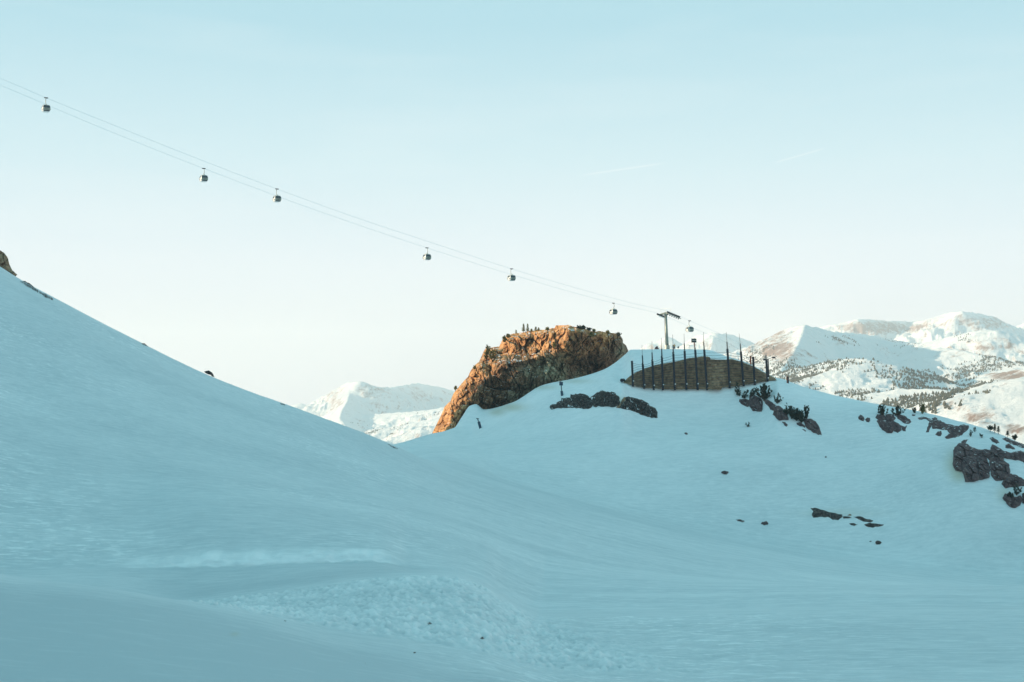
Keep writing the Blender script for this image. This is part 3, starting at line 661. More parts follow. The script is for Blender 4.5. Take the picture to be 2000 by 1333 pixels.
# far-off woods: thousands of small conifers, one mass per side
def far_wood(name, us, Ys, Z, n, dens_fn, hmin, hmax, seed):
    rg = np.random.default_rng(seed)
    u = rg.uniform(us[0], us[-1], n); Y = np.exp(rg.uniform(math.log(Ys[0]), math.log(min(Ys[-1], 9000)), n))
    iu = np.clip(((u - us[0]) / (us[1] - us[0])), 0, len(us) - 1.001); j = iu.astype(int); fj = iu - j
    i = np.clip(np.searchsorted(Ys, Y) - 1, 0, len(Ys) - 2); fi = (Y - Ys[i]) / (Ys[i + 1] - Ys[i])
    z = (Z[i, j] * (1 - fi) * (1 - fj) + Z[i + 1, j] * fi * (1 - fj) + Z[i, j + 1] * (1 - fi) * fj + Z[i + 1, j + 1] * fi * fj)
    x = (u - 1000) / F * Y
    pu, pv = uv_of(x, Y, z)
    keep = rg.uniform(0, 1, n) < dens_fn(pu, pv, x, Y, z)
    x, Y, z = x[keep], Y[keep], z[keep]; m = len(x)
    h = rg.uniform(hmin, hmax, m) * (.7 + .3 * rg.uniform(0, 1, m)); r = h * rg.uniform(.30, .5, m)
    K = 5; ang = np.arange(K) * 2 * math.pi / K
    V_ = np.zeros((m, 2 * K + 2, 3)); a0 = rg.uniform(0, 6.28, m)[:, None]
    jit = rg.uniform(.7, 1.25, (m, K))
    V_[:, :K, 0] = x[:, None] + np.cos(ang + a0) * r[:, None] * jit; V_[:, :K, 1] = Y[:, None] + np.sin(ang + a0) * r[:, None] * jit; V_[:, :K, 2] = (z + h * .06)[:, None]
    V_[:, K:2 * K, 0] = x[:, None] + np.cos(ang + a0 + .6) * r[:, None] * .62 * jit[:, ::-1]; V_[:, K:2 * K, 1] = Y[:, None] + np.sin(ang + a0 + .6) * r[:, None] * .62; V_[:, K:2 * K, 2] = (z + h * .5)[:, None]
    V_[:, 2 * K] = np.stack([x, Y, z + h], 1); V_[:, 2 * K + 1] = np.stack([x, Y, z - 1], 1)
    fq = []; ft = []
    for k in range(K):
        k2 = (k + 1) % K
        fq.append((k, k2, K + k2, K + k)); ft.append((K + k, K + k2, 2 * K)); ft.append((k2, k, 2 * K + 1))
    off = (np.arange(m) * (2 * K + 2))[:, None, None]
    q = (np.array(fq)[None] + off).reshape(-1, 4); t = (np.array(ft)[None] + off).reshape(-1, 3)
    o = mesh_np(name, V_.reshape(-1, 3), [q, t], M_fartree, smooth_=False)
    return o
def dens_r(u, v, x, Y, z):
    c = fbm(x / 170, Y / 170, x * 0, 4, 601); c2 = fbm(x / 45, Y / 60, x * 0, 2, 611)
    d = smooth(.02, .35, c + .35 * c2) * .55
    reg = blob(x, Y, z, [(1640, 745, 120, 45, .9, 2500, 4200), (1830, 745, 110, 32, 2.2, 2900, 5000), (1560, 760, 60, 40, 1.0, 2500, 4600), (1930, 705, 110, 26, 1.6, 3300, 4700), (1505, 712, 60, 34, 1.4, 3400, 5200),
                         (1780, 785, 140, 22, 1.0, 1300, 3000), (1750, 672, 60, 9, 1.2, 4500, 7000), (1640, 668, 50, 12, .6, 4300, 6500), (1900, 660, 40, 10, .8, 4500, 5600), (1985, 800, 60, 30, .35, 1200, 2600), (1920, 790, 50, 26, .5, 1200, 2600)])
    return np.clip(d * reg + .55 * smooth(1.2, 2.4, reg) * smooth(-.3, .2, c2), 0, .95) * (Y < 7500)
wr = far_wood('conifer_wood', usR, YsR, ZR, 300000, dens_r, 3, 7.5, 71)
tag(wr, 'scattered dark conifer wood on the snowy hills at far right', 'woodland', kind='stuff')
def dens_l(u, v, x, Y, z):
    c = fbm(x / 150, Y / 150, x * 0, 4, 621)
    reg = blob(x, Y, z, [(820, 840, 120, 26, .9, 1800, 6000), (700, 845, 60, 30, .6, 3000, 7500), (860, 815, 60, 12, .8, 3500, 7200)])
    return np.clip(smooth(.0, .4, c) * reg * .6, 0, .9)
wl = far_wood('conifer_wood', usL, YsL, ZL, 70000, dens_l, 4, 8, 72)
tag(wl, 'thin scatter of conifers below the pale mountain left of the cliff', 'woodland', kind='stuff')

# ------------------------------------------------------------------ the rock outcrop
OUT = [(843, 849), (848, 838), (856, 822), (862, 810), (868, 795), (880, 783), (885, 770), (893, 760), (908, 742), (914, 736), (920, 723), (928, 713), (936, 706), (940, 697), (944, 688), (947, 682), (962, 679), (975, 677), (981, 664), (990, 656), (1002, 652), (1020, 650), (1036, 647), (1052, 645), (1066, 645), (1075, 642), (1083, 641), (1086, 635.5), (1100, 636), (1112, 635), (1118, 638), (1130, 640), (1140, 641), (1150, 646), (1160, 648), (1172, 647), (1186, 650), (1200, 651), (1211, 655), (1216, 662), (1217, 670), (1223, 675), (1228, 688), (1226, 700), (1215, 712), (1195, 740), (1160, 775), (1100, 800), (1030, 830), (985, 850), (940, 850), (916, 829), (921, 806), (925, 790), (912, 804), (900, 824), (889, 850), (870, 870), (850, 870)]
BV = [640, 660, 690, 701, 712, 745, 790, 845]; BU = [1126, 1106, 1082, 1040, 985, 952, 926, 890]
def cliff_front(u, v, d):
    ub = np.interp(v, BV, BU)
    ub = ub + 8 * fbm(u / 24, v / 18, u * 0, 3, 801)
    dl = np.maximum(0, ub - u) * .173; dr = np.maximum(0, u - ub) * .173
    X = (u - 1000) * .173; Z = (763 - v) * .173
    hgt = np.maximum(0, Z + 16)
    Y = 463.5 + 1.15 * dl + (.48 + .5 * smooth(1085, 1140, u)) * dr + .34 * hgt - 9 * smooth(1040, 1150, u)
    Y = Y - 6 * smooth(900, 1050, u) * (1 - smooth(1060, 1200, u)) * smooth(-.5, .5, (v - 720) / 40)
    Y = Y + 8 * smooth(1150, 1230, u) + 7 * smooth(905, 850, u) 
    # crags: warped blocks of three sizes, broken by crevices of uneven depth
    wx = 2.6 * fbm(X / 7, Z / 7, X * 0, 4, 811); wz = 2.6 * fbm(X / 7, Z / 7, X * 0 + 4, 4, 812)
    Xa, Za = X + wx, Z + wz + .3 * X
    h1, c1_ = facets(Xa / 5.5, Za / 10.0, 821, 1.0); h2, c2_ = facets(Xa / 2.3, Za / 3.6, 831, 1.1); h3_, c3_ = facets(X / .95 + .2 * wx, Z / 1.3, 841, 1.1)
    cm_ = smooth(-.3, .4, fbm(X / 5, Z / 5, X * 0, 2, 815))
    rel = 3.0 * h1 + 2.5 * h2 + 1.15 * h3_ - .5 * (1 - smooth(0, .14, c3_)) - 2.4 * cm_ * (1 - smooth(0, .14, c1_)) - 1.3 * (1 - smooth(0, .13, c2_))
    rel = rel + 1.7 * ridged(Xa / 3.2, Za / 6.5, X * 0, 4, 855) + .35 * fbm(X / .8, Z / .8, X * 0, 3, 851)
    edge = smooth(0, 9, d)
    return Y - rel * (.35 + .65 * edge) + 5.5 * (1 - smooth(0, 14, d)) ** 2
def cliff_back(u, v, d, Yf):
    return Yf + 2 + 30 * smooth(0, 45, d) + 12 * smooth(0, 8, d)
def cliff_attr(u, v, vf):
    c = fbm(vf[:, 0] / 4, vf[:, 2] / 4, vf[:, 1] / 4, 4, 861)
    l_ = .75 * np.exp(-(((u - 1072) / 38) ** 2 + ((v - 722) / 24) ** 2)) + .5 * np.exp(-(((u - 1125) / 26) ** 2 + ((v - 742) / 14) ** 2)) + .4 * np.exp(-(((u - 1018) / 26) ** 2 + ((v - 775) / 18) ** 2)) + .35 * np.exp(-(((u - 1210) / 12) ** 2 + ((v - 690) / 24) ** 2)) + .25 * np.exp(-(((u - 1038) / 20) ** 2 + ((v - 740) / 20) ** 2))
    bs = smooth(-.25, .25, (u - 1010) / 190 * .62 + (v - 722) / 110 * 1.05 + .5 * fbm(vf[:, 0] / 11, vf[:, 2] / 9, vf[:, 1] / 14, 4, 871))  # lower right mass: shade painted into the colour, along with darker rock
    return {'lichen': np.clip(l_ * (1.1 + 2.0 * c), 0, 1), 'dark_rock_shade': .88 * bs * smooth(895, 950, u)}
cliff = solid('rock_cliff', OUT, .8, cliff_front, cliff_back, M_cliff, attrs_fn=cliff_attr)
tag(cliff, 'large craggy orange brown rock cliff rising from the snow below the cable line', 'cliff')

# ------------------------------------------------------------------ stone wall and posts on the knoll
WALL = [(1217, 747), (1222, 742), (1230, 735), (1241, 728), (1260, 720), (1281, 713), (1306, 709), (1327, 705), (1344, 700), (1362, 698), (1375, 696), (1386, 697.5), (1388, 702), (1400, 703), (1417, 703), (1428, 701), (1449, 707), (1470, 715), (1491, 727), (1503, 733), (1514, 738.5), (1517, 743), (1500, 744), (1472, 749), (1440, 754), (1411, 757), (1408, 762), (1380, 760), (1315, 761), (1260, 758), (1236, 753)]
def wall_front(u, v, d):
    Y = hit(u, v) - .9
    row = np.floor(v / 2.6 + .3 * fbm(u / 20, v / 20, u * 0, 2, 5)); colm = np.floor(u / 4.2 + .5 * (row % 2) + 3 * _h(row, row * 0, row * 0, 3))
    hh = _h(colm, row, row * 0, 905) + .5 * fbm(u / 9, v / 5, u * 0, 3, 906)
    groove = np.minimum(np.abs((v / 2.6) % 1 - 0), 1 - (v / 2.6) % 1)
    rough_ = inb(1384, 1417, u, 5) * smooth(3, 12, d)
    Y = Y - .35 * hh * (1 - rough_) + .60 * (1 - smooth(0, .26, groove)) * (1 - rough_) - rough_ * (.2 + .9 * fbm(u / 6, v / 6, u * 0, 4, 911))
    Y = Y - 1.3 * np.exp(-(((u - 1396) / 13) ** 2 + ((v - 755) / 11) ** 2))
    return Y
wall = solid('stone_wall', WALL, .7, wall_front, lambda u, v, d, Yf: Yf + 1.2 + 2.0 * smooth(0, 6, d), M_wallm)
tag(wall, 'long arched wall of brown stone courses behind the row of tall posts', 'stone wall')

fence = empty('post_fence', V(1360, 757, 428.3))
tag(fence, 'row of tall dark steel posts strung with wires in front of the arched stone wall', 'fence')
FO = mathutils.Vector(fence.location)
# (top of thin part u,v ; v where the thick part starts ; foot u,v ; rod tip u,v or None)
POSTS = [((1234.2, 705.3), 705.3, (1236.3, 750.5), None), ((1254.5, 694.5), 709.5, (1258.3, 755), (1253.8, 674)), ((1273.5, 689), 703, (1276.6, 757.5), (1273.4, 667)), ((1292.3, 681.5), 695.5, (1294.9, 757.5), (1291.7, 660.5)),
         ((1314.4, 674), 688.2, (1318, 757.5), (1313.8, 654)), ((1336.4, 671.2), 686, (1340.7, 757.5), (1336, 652)), ((1357.6, 680), 684, (1362.6, 757.5), (1356.4, 660)), ((1374.3, 668), 683, (1381.2, 757.5), (1373.8, 649)),
         ((1419.8, 668), 682, (1425.3, 754), (1418.4, 649)), ((1445.7, 672), 687, (1452.5, 750), (1443.5, 652)), ((1470.5, 694.3), 697, (1474.4, 747.5), (1468.8, 677)), ((1496.0, 693.2), 702, (1499.2, 740.5), None)]
posts3 = []
for i, (tp, vthick, ft, rod) in enumerate(POSTS):
    Yp = 428.4 if i < 9 else 428.4 - .0
    f3, t3 = V(ft[0], ft[1] + 5, Yp), V(tp[0], tp[1], Yp)
    mid = f3.lerp(t3, (ft[1] + 5 - vthick) / (ft[1] + 5 - tp[1] + 1e-6))
    posts3.append((f3, t3, mid))
    mb = MB()
    a = f3 - FO; b = mid - FO; c = t3 - FO
    # H-section: two flanges and a web
    dx = mathutils.Vector((1, 0, 0)); 
    for off in (-.21, .21):
        mb.tube([a + dx * off, b + dx * off], .15, 4)
    mb.tube([a, b], .20, 6)
    for k in range(4):
        q = a.lerp(b, .12 + .25 * k); mb.box(q.x - .33, q.y - .12, q.z - .06, q.x + .33, q.y + .05, q.z + .06)
    o = mb.build('post', M_dark, fence)
    if (b - c).length > .5:
        MB().tube([b - (c - b) * .02, c], [.20, .17], 8).build('extension', M_dark if i in (1, 2, 3, 4) else M_rod, o)
    if rod:
        r3 = V(rod[0], rod[1], Yp) - FO
        MB().tube([c, r3], [.07, .045], 6).build('rod', M_rod, o)
    for (bv, s_) in ((.12, .17),) + (((.93, .15),) if i in (1, 2, 3, 4, 0) else ()):
        q = a.lerp(b, bv + (.04 if i else .1)) + mathutils.Vector((.22, -.34, 0))
        MB().tube([q + mathutils.Vector((0, .1, 0)), q - mathutils.Vector((0, .09, 0))], s_ * 1.0, 10).build('cap_disc', M_white, o)
# wires strung through the posts
for k in range(13):
    fr = .10 + .068 * k
    mb = MB()
    pl = []
    for i, (f3, t3, mid) in enumerate(posts3):
        p = f3.lerp(mid, fr) - FO + mathutils.Vector((0, -.36, 0))
        if pl:
            q = pl[-1]; m_ = q.lerp(p, .5) - mathutils.Vector((0, 0, .12)); pl.append(m_)
        pl.append(p)
    mb.tube(pl, .042, 5); mb.build('wire', M_wire, fence)

# box on a tall pole behind the fence
eq = empty('equipment_box', V(1358, 690, 452)); tag(eq, 'dark box with a pale band topping a sunlit pole behind the fence', 'equipment box')
eo = mathutils.Vector(eq.location)
MB().tube([V(1358.5, 694, 452) - eo, V(1356, 669, 452) - eo], .2, 8).build('pole', mat('sunlit_pole', (.50, .26, .22), .6), eq)  # warm sun on the pole is put into its pink colour
c = V(1355.2, 665.5, 452) - eo
bx_ = MB().box(c.x - .72, c.y - .7, c.z - .62, c.x + .72, c.y + .7, c.z + .5).build('housing', M_dark, eq)
MB().box(c.x - .80, c.y - .8, c.z + .5, c.x + .80, c.y + .8, c.z + .62).build('lid', M_galv, eq)
MB().box(c.x - .66, c.y - .74, c.z - .16, c.x + .66, c.y - .7, c.z + .18).build('band', M_galv, eq)

# ------------------------------------------------------------------ lift tower
TY = 459.0; TX = (1303.5 - 1000) / F * TY
ld = mathutils.Vector((.87, .493, 0)).normalized(); nd = mathutils.Vector((ld.y, -ld.x, 0))      # along the line / towards the camera side
tw = empty('lift_tower', (TX, TY, ground_z(TX, TY) - .3)); tag(tw, 'tall grey steel gondola tower with wheel assemblies standing on the knoll top', 'lift tower')
to = mathutils.Vector(tw.location)
top = V(1300.3, 613.5, TY) - to
MB().tube([(0, 0, -1), (0, 0, 1.6)], [.85, .75], 16).build('footing', M_galv, tw)
pole = MB().tube([(0, 0, 1.5), top.lerp(mathutils.Vector((0, 0, 0)), .5), top], [.50, .45, .38], 18).build('pole', M_galv, tw, True)
lad = MB()
for s_ in (-.2, .2): lad.tube([(-.62, s_ - .2, 1.8), tuple(top + mathutils.Vector((-.5, s_ - .2, -.3)))], .035, 4)
for k in range(34):
    q = mathutils.Vector((-.62, -.2, 2.0)).lerp(top + mathutils.Vector((-.5, -.2, -.4)), k / 33); lad.box(q.x - .03, q.y - .2, q.z - .02, q.x + .03, q.y + .2, q.z + .02)
lad.build('ladder', M_galv, tw)
arm = MB(); A = 2.9
arm.tube([top - nd * A + mathutils.Vector((0, 0, -.05)), top + mathutils.Vector((0, 0, .25)), top + nd * A + mathutils.Vector((0, 0, -.05))], [.28, .42, .28], 8)
arm.box(top.x - .5, top.y - .5, top.z - .5, top.x + .5, top.y + .5, top.z + .35)
arm.build('cross_arm', M_galv, tw)
slope_dir = {}
def plan_hit(u, off):
    """depth where column u meets the cable's vertical plane, off = sideways offset from the tower axis"""
    bx0 = TX + nd.x * off; by0 = TY + nd.y * off; k = (u - 1000) / F
    s = (k * by0 - bx0) / (ld.x - k * ld.y)
    return by0 + s * ld.y
def cable_pt(u, v, off): return V(u, v, plan_hit(u, off))
UP = [(-420, 8), (-200, 78), (0, 153), (90, 191.5), (220, 244), (380, 308), (541, 369.5), (700, 427), (860, 480), (999, 525.5), (1140, 567), (1240, 594), (1302, 607.5), (1314, 611), (1327, 617.5), (1347, 627), (1400, 649.5), (1480, 688)]
LO = [(-420, -2), (-200, 86), (0, 166.5), (200, 251), (398, 329.5), (620, 412), (834, 484.5), (1010, 540), (1198, 592.5), (1270, 608.5), (1286, 612.5), (1302, 619), (1345, 637.5), (1400, 661), (1460, 690)]
def cable(pts, off, label):
    a = np.array(pts, float); us_ = np.concatenate([np.linspace(a[0, 0], 1290, 60), np.linspace(1296, a[-1, 0], 24)])
    vs2 = pchip1(a[:, 0], a[:, 1], us_)
    p3 = [cable_pt(float(x), float(y), off) for x, y in zip(us_, vs2)]
    o = p3[0].copy(); ob = MB().tube([p - o for p in p3], .028, 6).build('haul_cable', M_cable); ob.location = o
    tag(ob, label, 'cable', 'cables of the gondola line'); return ob
OFFU, OFFL = 2.9, -2.9
cable(UP, OFFU, 'upper thin steel cable sloping from the sky at left to the tower')
cable(LO, OFFL, 'lower thin steel cable running just beneath its twin to the tower')
def vonc(pts, u): a = np.array(pts, float); return float(pchip1(a[:, 0], a[:, 1], np.array([u]))[0])
def sheaves(off, ua, ub, pts, nwh, dbl):
    pa = cable_pt(ua, vonc(pts, ua), off) - to; pb = cable_pt(ub, vonc(pts, ub), off) - to
    d = (pb - pa).normalized(); upv = mathutils.Vector((0, 0, 1))
    root = MB()
    root.tube([pa - upv * .62, pb - upv * .62], .10, 5); 
    for k in range(nwh // 2):
        q = pa.lerp(pb, (k + .5) / (nwh / 2)); root.tube([q - upv * .62 - d * .35, q - upv * .34, q - upv * .62 + d * .35], .06, 4)
    fr = root.build('sheave_frame', M_galv, tw)
    for k in range(nwh):
        q = pa.lerp(pb, (k + .5) / nwh) - upv * .30
        MB().tube([q - nd * .10, q + nd * .10], .27, 14).build('wheel', M_dark, fr)
        if dbl and k % 2 == 0:
            q2 = q - upv * .75; MB().tube([q2 - nd * .10, q2 + nd * .10], .2, 12).build('wheel', M_dark, fr)
    MB().tube([pa + nd * .55 - upv * .85, pb + nd * .55 - upv * .85], .16, 4).build('catwalk', M_white if not dbl else M_galv, tw)
sheaves(OFFU, 1303, 1328, UP, 12, True)
sheaves(OFFL, 1283, 1301, LO, 8, False)
gt = MB()
for s_, sg in ((-1, -1), (1, 1)):
    b0 = top + nd * (A * .8 * s_)
    gt.tube([b0, b0 + mathutils.Vector((0, 0, 1.7)) + ld * .5 * sg], .07, 5)
gt.tube([top + nd * A * .8 + mathutils.Vector((0, 0, 1.7)) + ld * .5, top - nd * A * .8 + mathutils.Vector((0, 0, 1.7)) - ld * .5], .06, 5)
gt.tube([top + mathutils.Vector((0, 0, .2)), top + mathutils.Vector((0, 0, 1.8))], .07, 5)
gt.build('lifting_frame', M_white, tw)

# ------------------------------------------------------------------ gondola cabins
def make_cabin():
    g = empty('gondola_cabin'); Lh, Wh = 1.0, 1.04
    prof = [(0, .70), (.06, .80), (.30, .93), (.62, 1.0), (1.0, .99), (1.35, .90), (1.62, .76), (1.78, .55), (1.84, .25)]
    H0 = -3.62
    def ring(z, s, g_=0.0, n=28):
        r = []
        for k in range(n):
            t = 2 * math.pi * k / n; c_, s2 = math.cos(t), math.sin(t)
            e = .42; x = math.copysign(abs(c_) ** e, c_) * (Lh * s + g_); y = math.copysign(abs(s2) ** e, s2) * (Wh * s + g_)
            r.append((x, y, H0 + z))
        return r
    body = MB().rings([ring(z, s) for z, s in prof]).build('body', M_shell, g, True)
    def sc(z): return float(np.interp(z, [p[0] for p in prof], [p[1] for p in prof]))
    def panel(axis, sgn, a0, a1, za, zb, pr):
        mb = MB(); rows = []
        for k in range(7):
            z = za + (zb - za) * k / 6; s = sc(z)
            ext = (Wh if axis == 'y' else Lh) * s + pr
            row = []
            for m_ in range(5):
                t = a0 + (a1 - a0) * m_ / 4; lim = (Lh if axis == 'y' else Wh) * s
                if axis == 'y': row.append((t * 1.16 * s / .95, sgn * ext, H0 + z))
                else: row.append((sgn * ext, t * 1.16 * s / .95, H0 + z))
            rows.append(row)
        for r_ in rows: mb.v += r_
        for k in range(6):
            for m_ in range(4): mb.f.append((k * 5 + m_, k * 5 + m_ + 1, (k + 1) * 5 + m_ + 1, (k + 1) * 5 + m_))
        return mb
    for sg in (-1, 1):
        panel('y', sg, -.74, .74, .95, 1.55, .012).build('window', M_glass, g)
        door = panel('y', sg, -.74, .74, .36, .92, .014).build('door', M_panel, g)
        MB().box(-.015, sg * (Wh + .02) - .01, H0 + .36, .015, sg * (Wh + .02) + .01, H0 + .92).build('door_seam', M_skirt, door)
        panel('y', sg, -.70, .70, .08, .33, .010).build('skirt', M_skirt, g)
        rk = MB()
        for z in (.55, .85): rk.tube([(-.5, sg * (Wh + .10), H0 + z), (.5, sg * (Wh + .10), H0 + z)], .035, 5)
        rk.build('ski_rack', M_skirt, g)
        panel('x', sg, -.50, .42, .95, 1.50, .012).build('window', M_glass, g)
        e = panel('x', sg, -.58, -.30, .40, .85, .010).build('end_panel', M_skirt, g)
        panel('x', sg, .22, .56, .50, .78, .010).build('end_panel', M_panel, g)
    MB().rings([ring(1.60, .80, .03), ring(1.66, .78, .03)]).build('gutter', M_panel, g)
    MB().box(-.12, -.62, H0 + 1.80, .12, .62, H0 + 1.92).build('roof_beam', M_galv, g)
    MB().tube([(0, 0, H0 + 1.84), (0, .10, H0 + 2.05), (0, .42, H0 + 2.40), (0, .46, H0 + 2.8), (0, .40, -.45), (0, .05, -.12), (0, 0, -.02)], [.09, .08, .08, .08, .08, .09, .08], 8).build('hanger', M_galv, g, True)
    gp = MB().box(-.42, -.14, -.12, .42, .16, .10); gp.tube([(-.5, .0, .02), (.5, 0, .02)], .09, 6); gp.build('grip', M_dark, g)
    return g
CABS = [(90, UP, OFFU, 'first gondola cabin from the left, highest in the sky, white end lit by sun'), (398, LO, OFFL, 'dark windowed gondola cabin, second from the left, on the lower cable'),
        (541, UP, OFFU, 'third gondola cabin from the left, hanging right of the dark windowed one'), (834, LO, OFFL, 'gondola cabin left of and above the cliff, fourth from the left'),
        (999, UP, OFFU, 'gondola cabin high over the left half of the cliff top'), (1198, LO, OFFL, 'gondola cabin between the cliff top and the lift tower'),
        (1347, UP, OFFU, 'gondola cabin just right of the lift tower above the fence')]
proto = make_cabin()
for i, (u, pts, off, lab) in enumerate(CABS):
    o = proto if i == 0 else copy_tree(proto)
    o.location = cable_pt(u, vonc(pts, u), off)
    o.rotation_euler = (0, 0, math.atan2(ld.y, ld.x) + (math.pi if off < 0 else 0))
    tag(o, lab, 'gondola cabin', 'gondola cabins on the cable line')

# ------------------------------------------------------------------ dark stone banks under the wall
def hug(bulge, soft, rough_, seed, step_=4.0, sink=.25):
    def fn(u, v, d):
        Y = hit(u, v)
        m = Y * 1.0 / F                                   # metres per pixel
        X = (u - 1000) * m; Z = (763 - v) * m
        wq = .35 * step_ * fbm(X / step_, Z / step_, X * 0 + seed, 3, seed)
        h1, c1_ = facets((X + wq) / step_, (Z + wq) / step_ * .8, seed, 1.1); h2, c2_ = facets(X / step_ * 2.7, Z / step_ * 2.4, seed + 5, 1.1)
        rel = rough_ * (1.5 * h1 + .6 * h2 - .9 * (1 - smooth(0, .12, c1_)) - .3 * (1 - smooth(0, .12, c2_)))
        b = bulge * np.sqrt(np.clip(d / soft, 0, 1))
        return Y + sink - b - rel * smooth(0, soft * .6, d) - .2
    return fn
def jag(poly, amp, seed, every=4.0):
    rg = np.random.default_rng(seed); out_ = []
    for i in range(len(poly)):
        a, b = poly[i], poly[(i + 1) % len(poly)]; L_ = math.hypot(b[0] - a[0], b[1] - a[1]); n_ = max(1, int(L_ / every))
        for k in range(n_):
            t = k / n_; w = amp * min(1, L_ / 4)
            out_.append((a[0] + (b[0] - a[0]) * t + rg.uniform(-w, w), a[1] + (b[1] - a[1]) * t + rg.uniform(-w, w) * .8))
    return out_
def bank_(name, poly, label, cat, material, bulge, soft, rg_, seed, st=4.0, step=.7, group=None, thick=2.5):
    poly = jag(poly, 1.6 if 'bank' in label else 1.1, seed, 3.5)
    o = solid(name, poly, step * .8, hug(bulge, soft, rg_, seed, st), lambda u, v, d, Yf: Yf + .8 + thick * smooth(0, soft * 2, d), material)
    if o: tag(o, label, cat, group)
    return o
bank_('stone_bank', [(1072, 797), (1074, 792), (1085, 790), (1087, 785), (1096, 784), (1097, 778), (1113, 776), (1114, 771), (1128, 770), (1132, 768), (1141, 770), (1150, 776), (1156, 779), (1158, 792), (1154, 797), (1140, 799), (1122, 797), (1095, 797), (1078, 799.5)], 'dark stone bank with a stepped top edge, leftmost below the wall', 'stone bank', M_bank, 1.0, 5, .6, 31, .9, group='dark stone banks on the slope')
bank_('stone_bank', [(1153, 778), (1157, 772), (1163, 768), (1173, 763.5), (1188, 765), (1202, 767), (1208, 774), (1211, 785), (1208, 794), (1190, 795), (1170, 794), (1158, 796), (1155, 788)], 'dark rounded stone bank in the middle, snow notch at its left', 'stone bank', M_bank, 1.0, 5, .6, 32, .9, group='dark stone banks on the slope')
bank_('stone_bank', [(1208, 797), (1212, 790), (1218, 781), (1224, 775), (1238, 778), (1252, 780), (1262, 785), (1270, 792), (1281, 798), (1284, 806), (1285.5, 816), (1272, 816), (1255, 811), (1238, 804), (1225, 800)], 'dark stone bank sloping down to the right below the wall', 'stone bank', M_bank, 1.0, 5, .6, 33, .9, group='dark stone banks on the slope')
bank_('rock', [(1204, 796), (1211, 786), (1215, 778), (1222, 775), (1221, 783), (1214, 792), (1212, 799)], 'pale rubble wedge between the two dark stone banks', 'rock', M_wallm, .8, 5, .4, 34, .8)

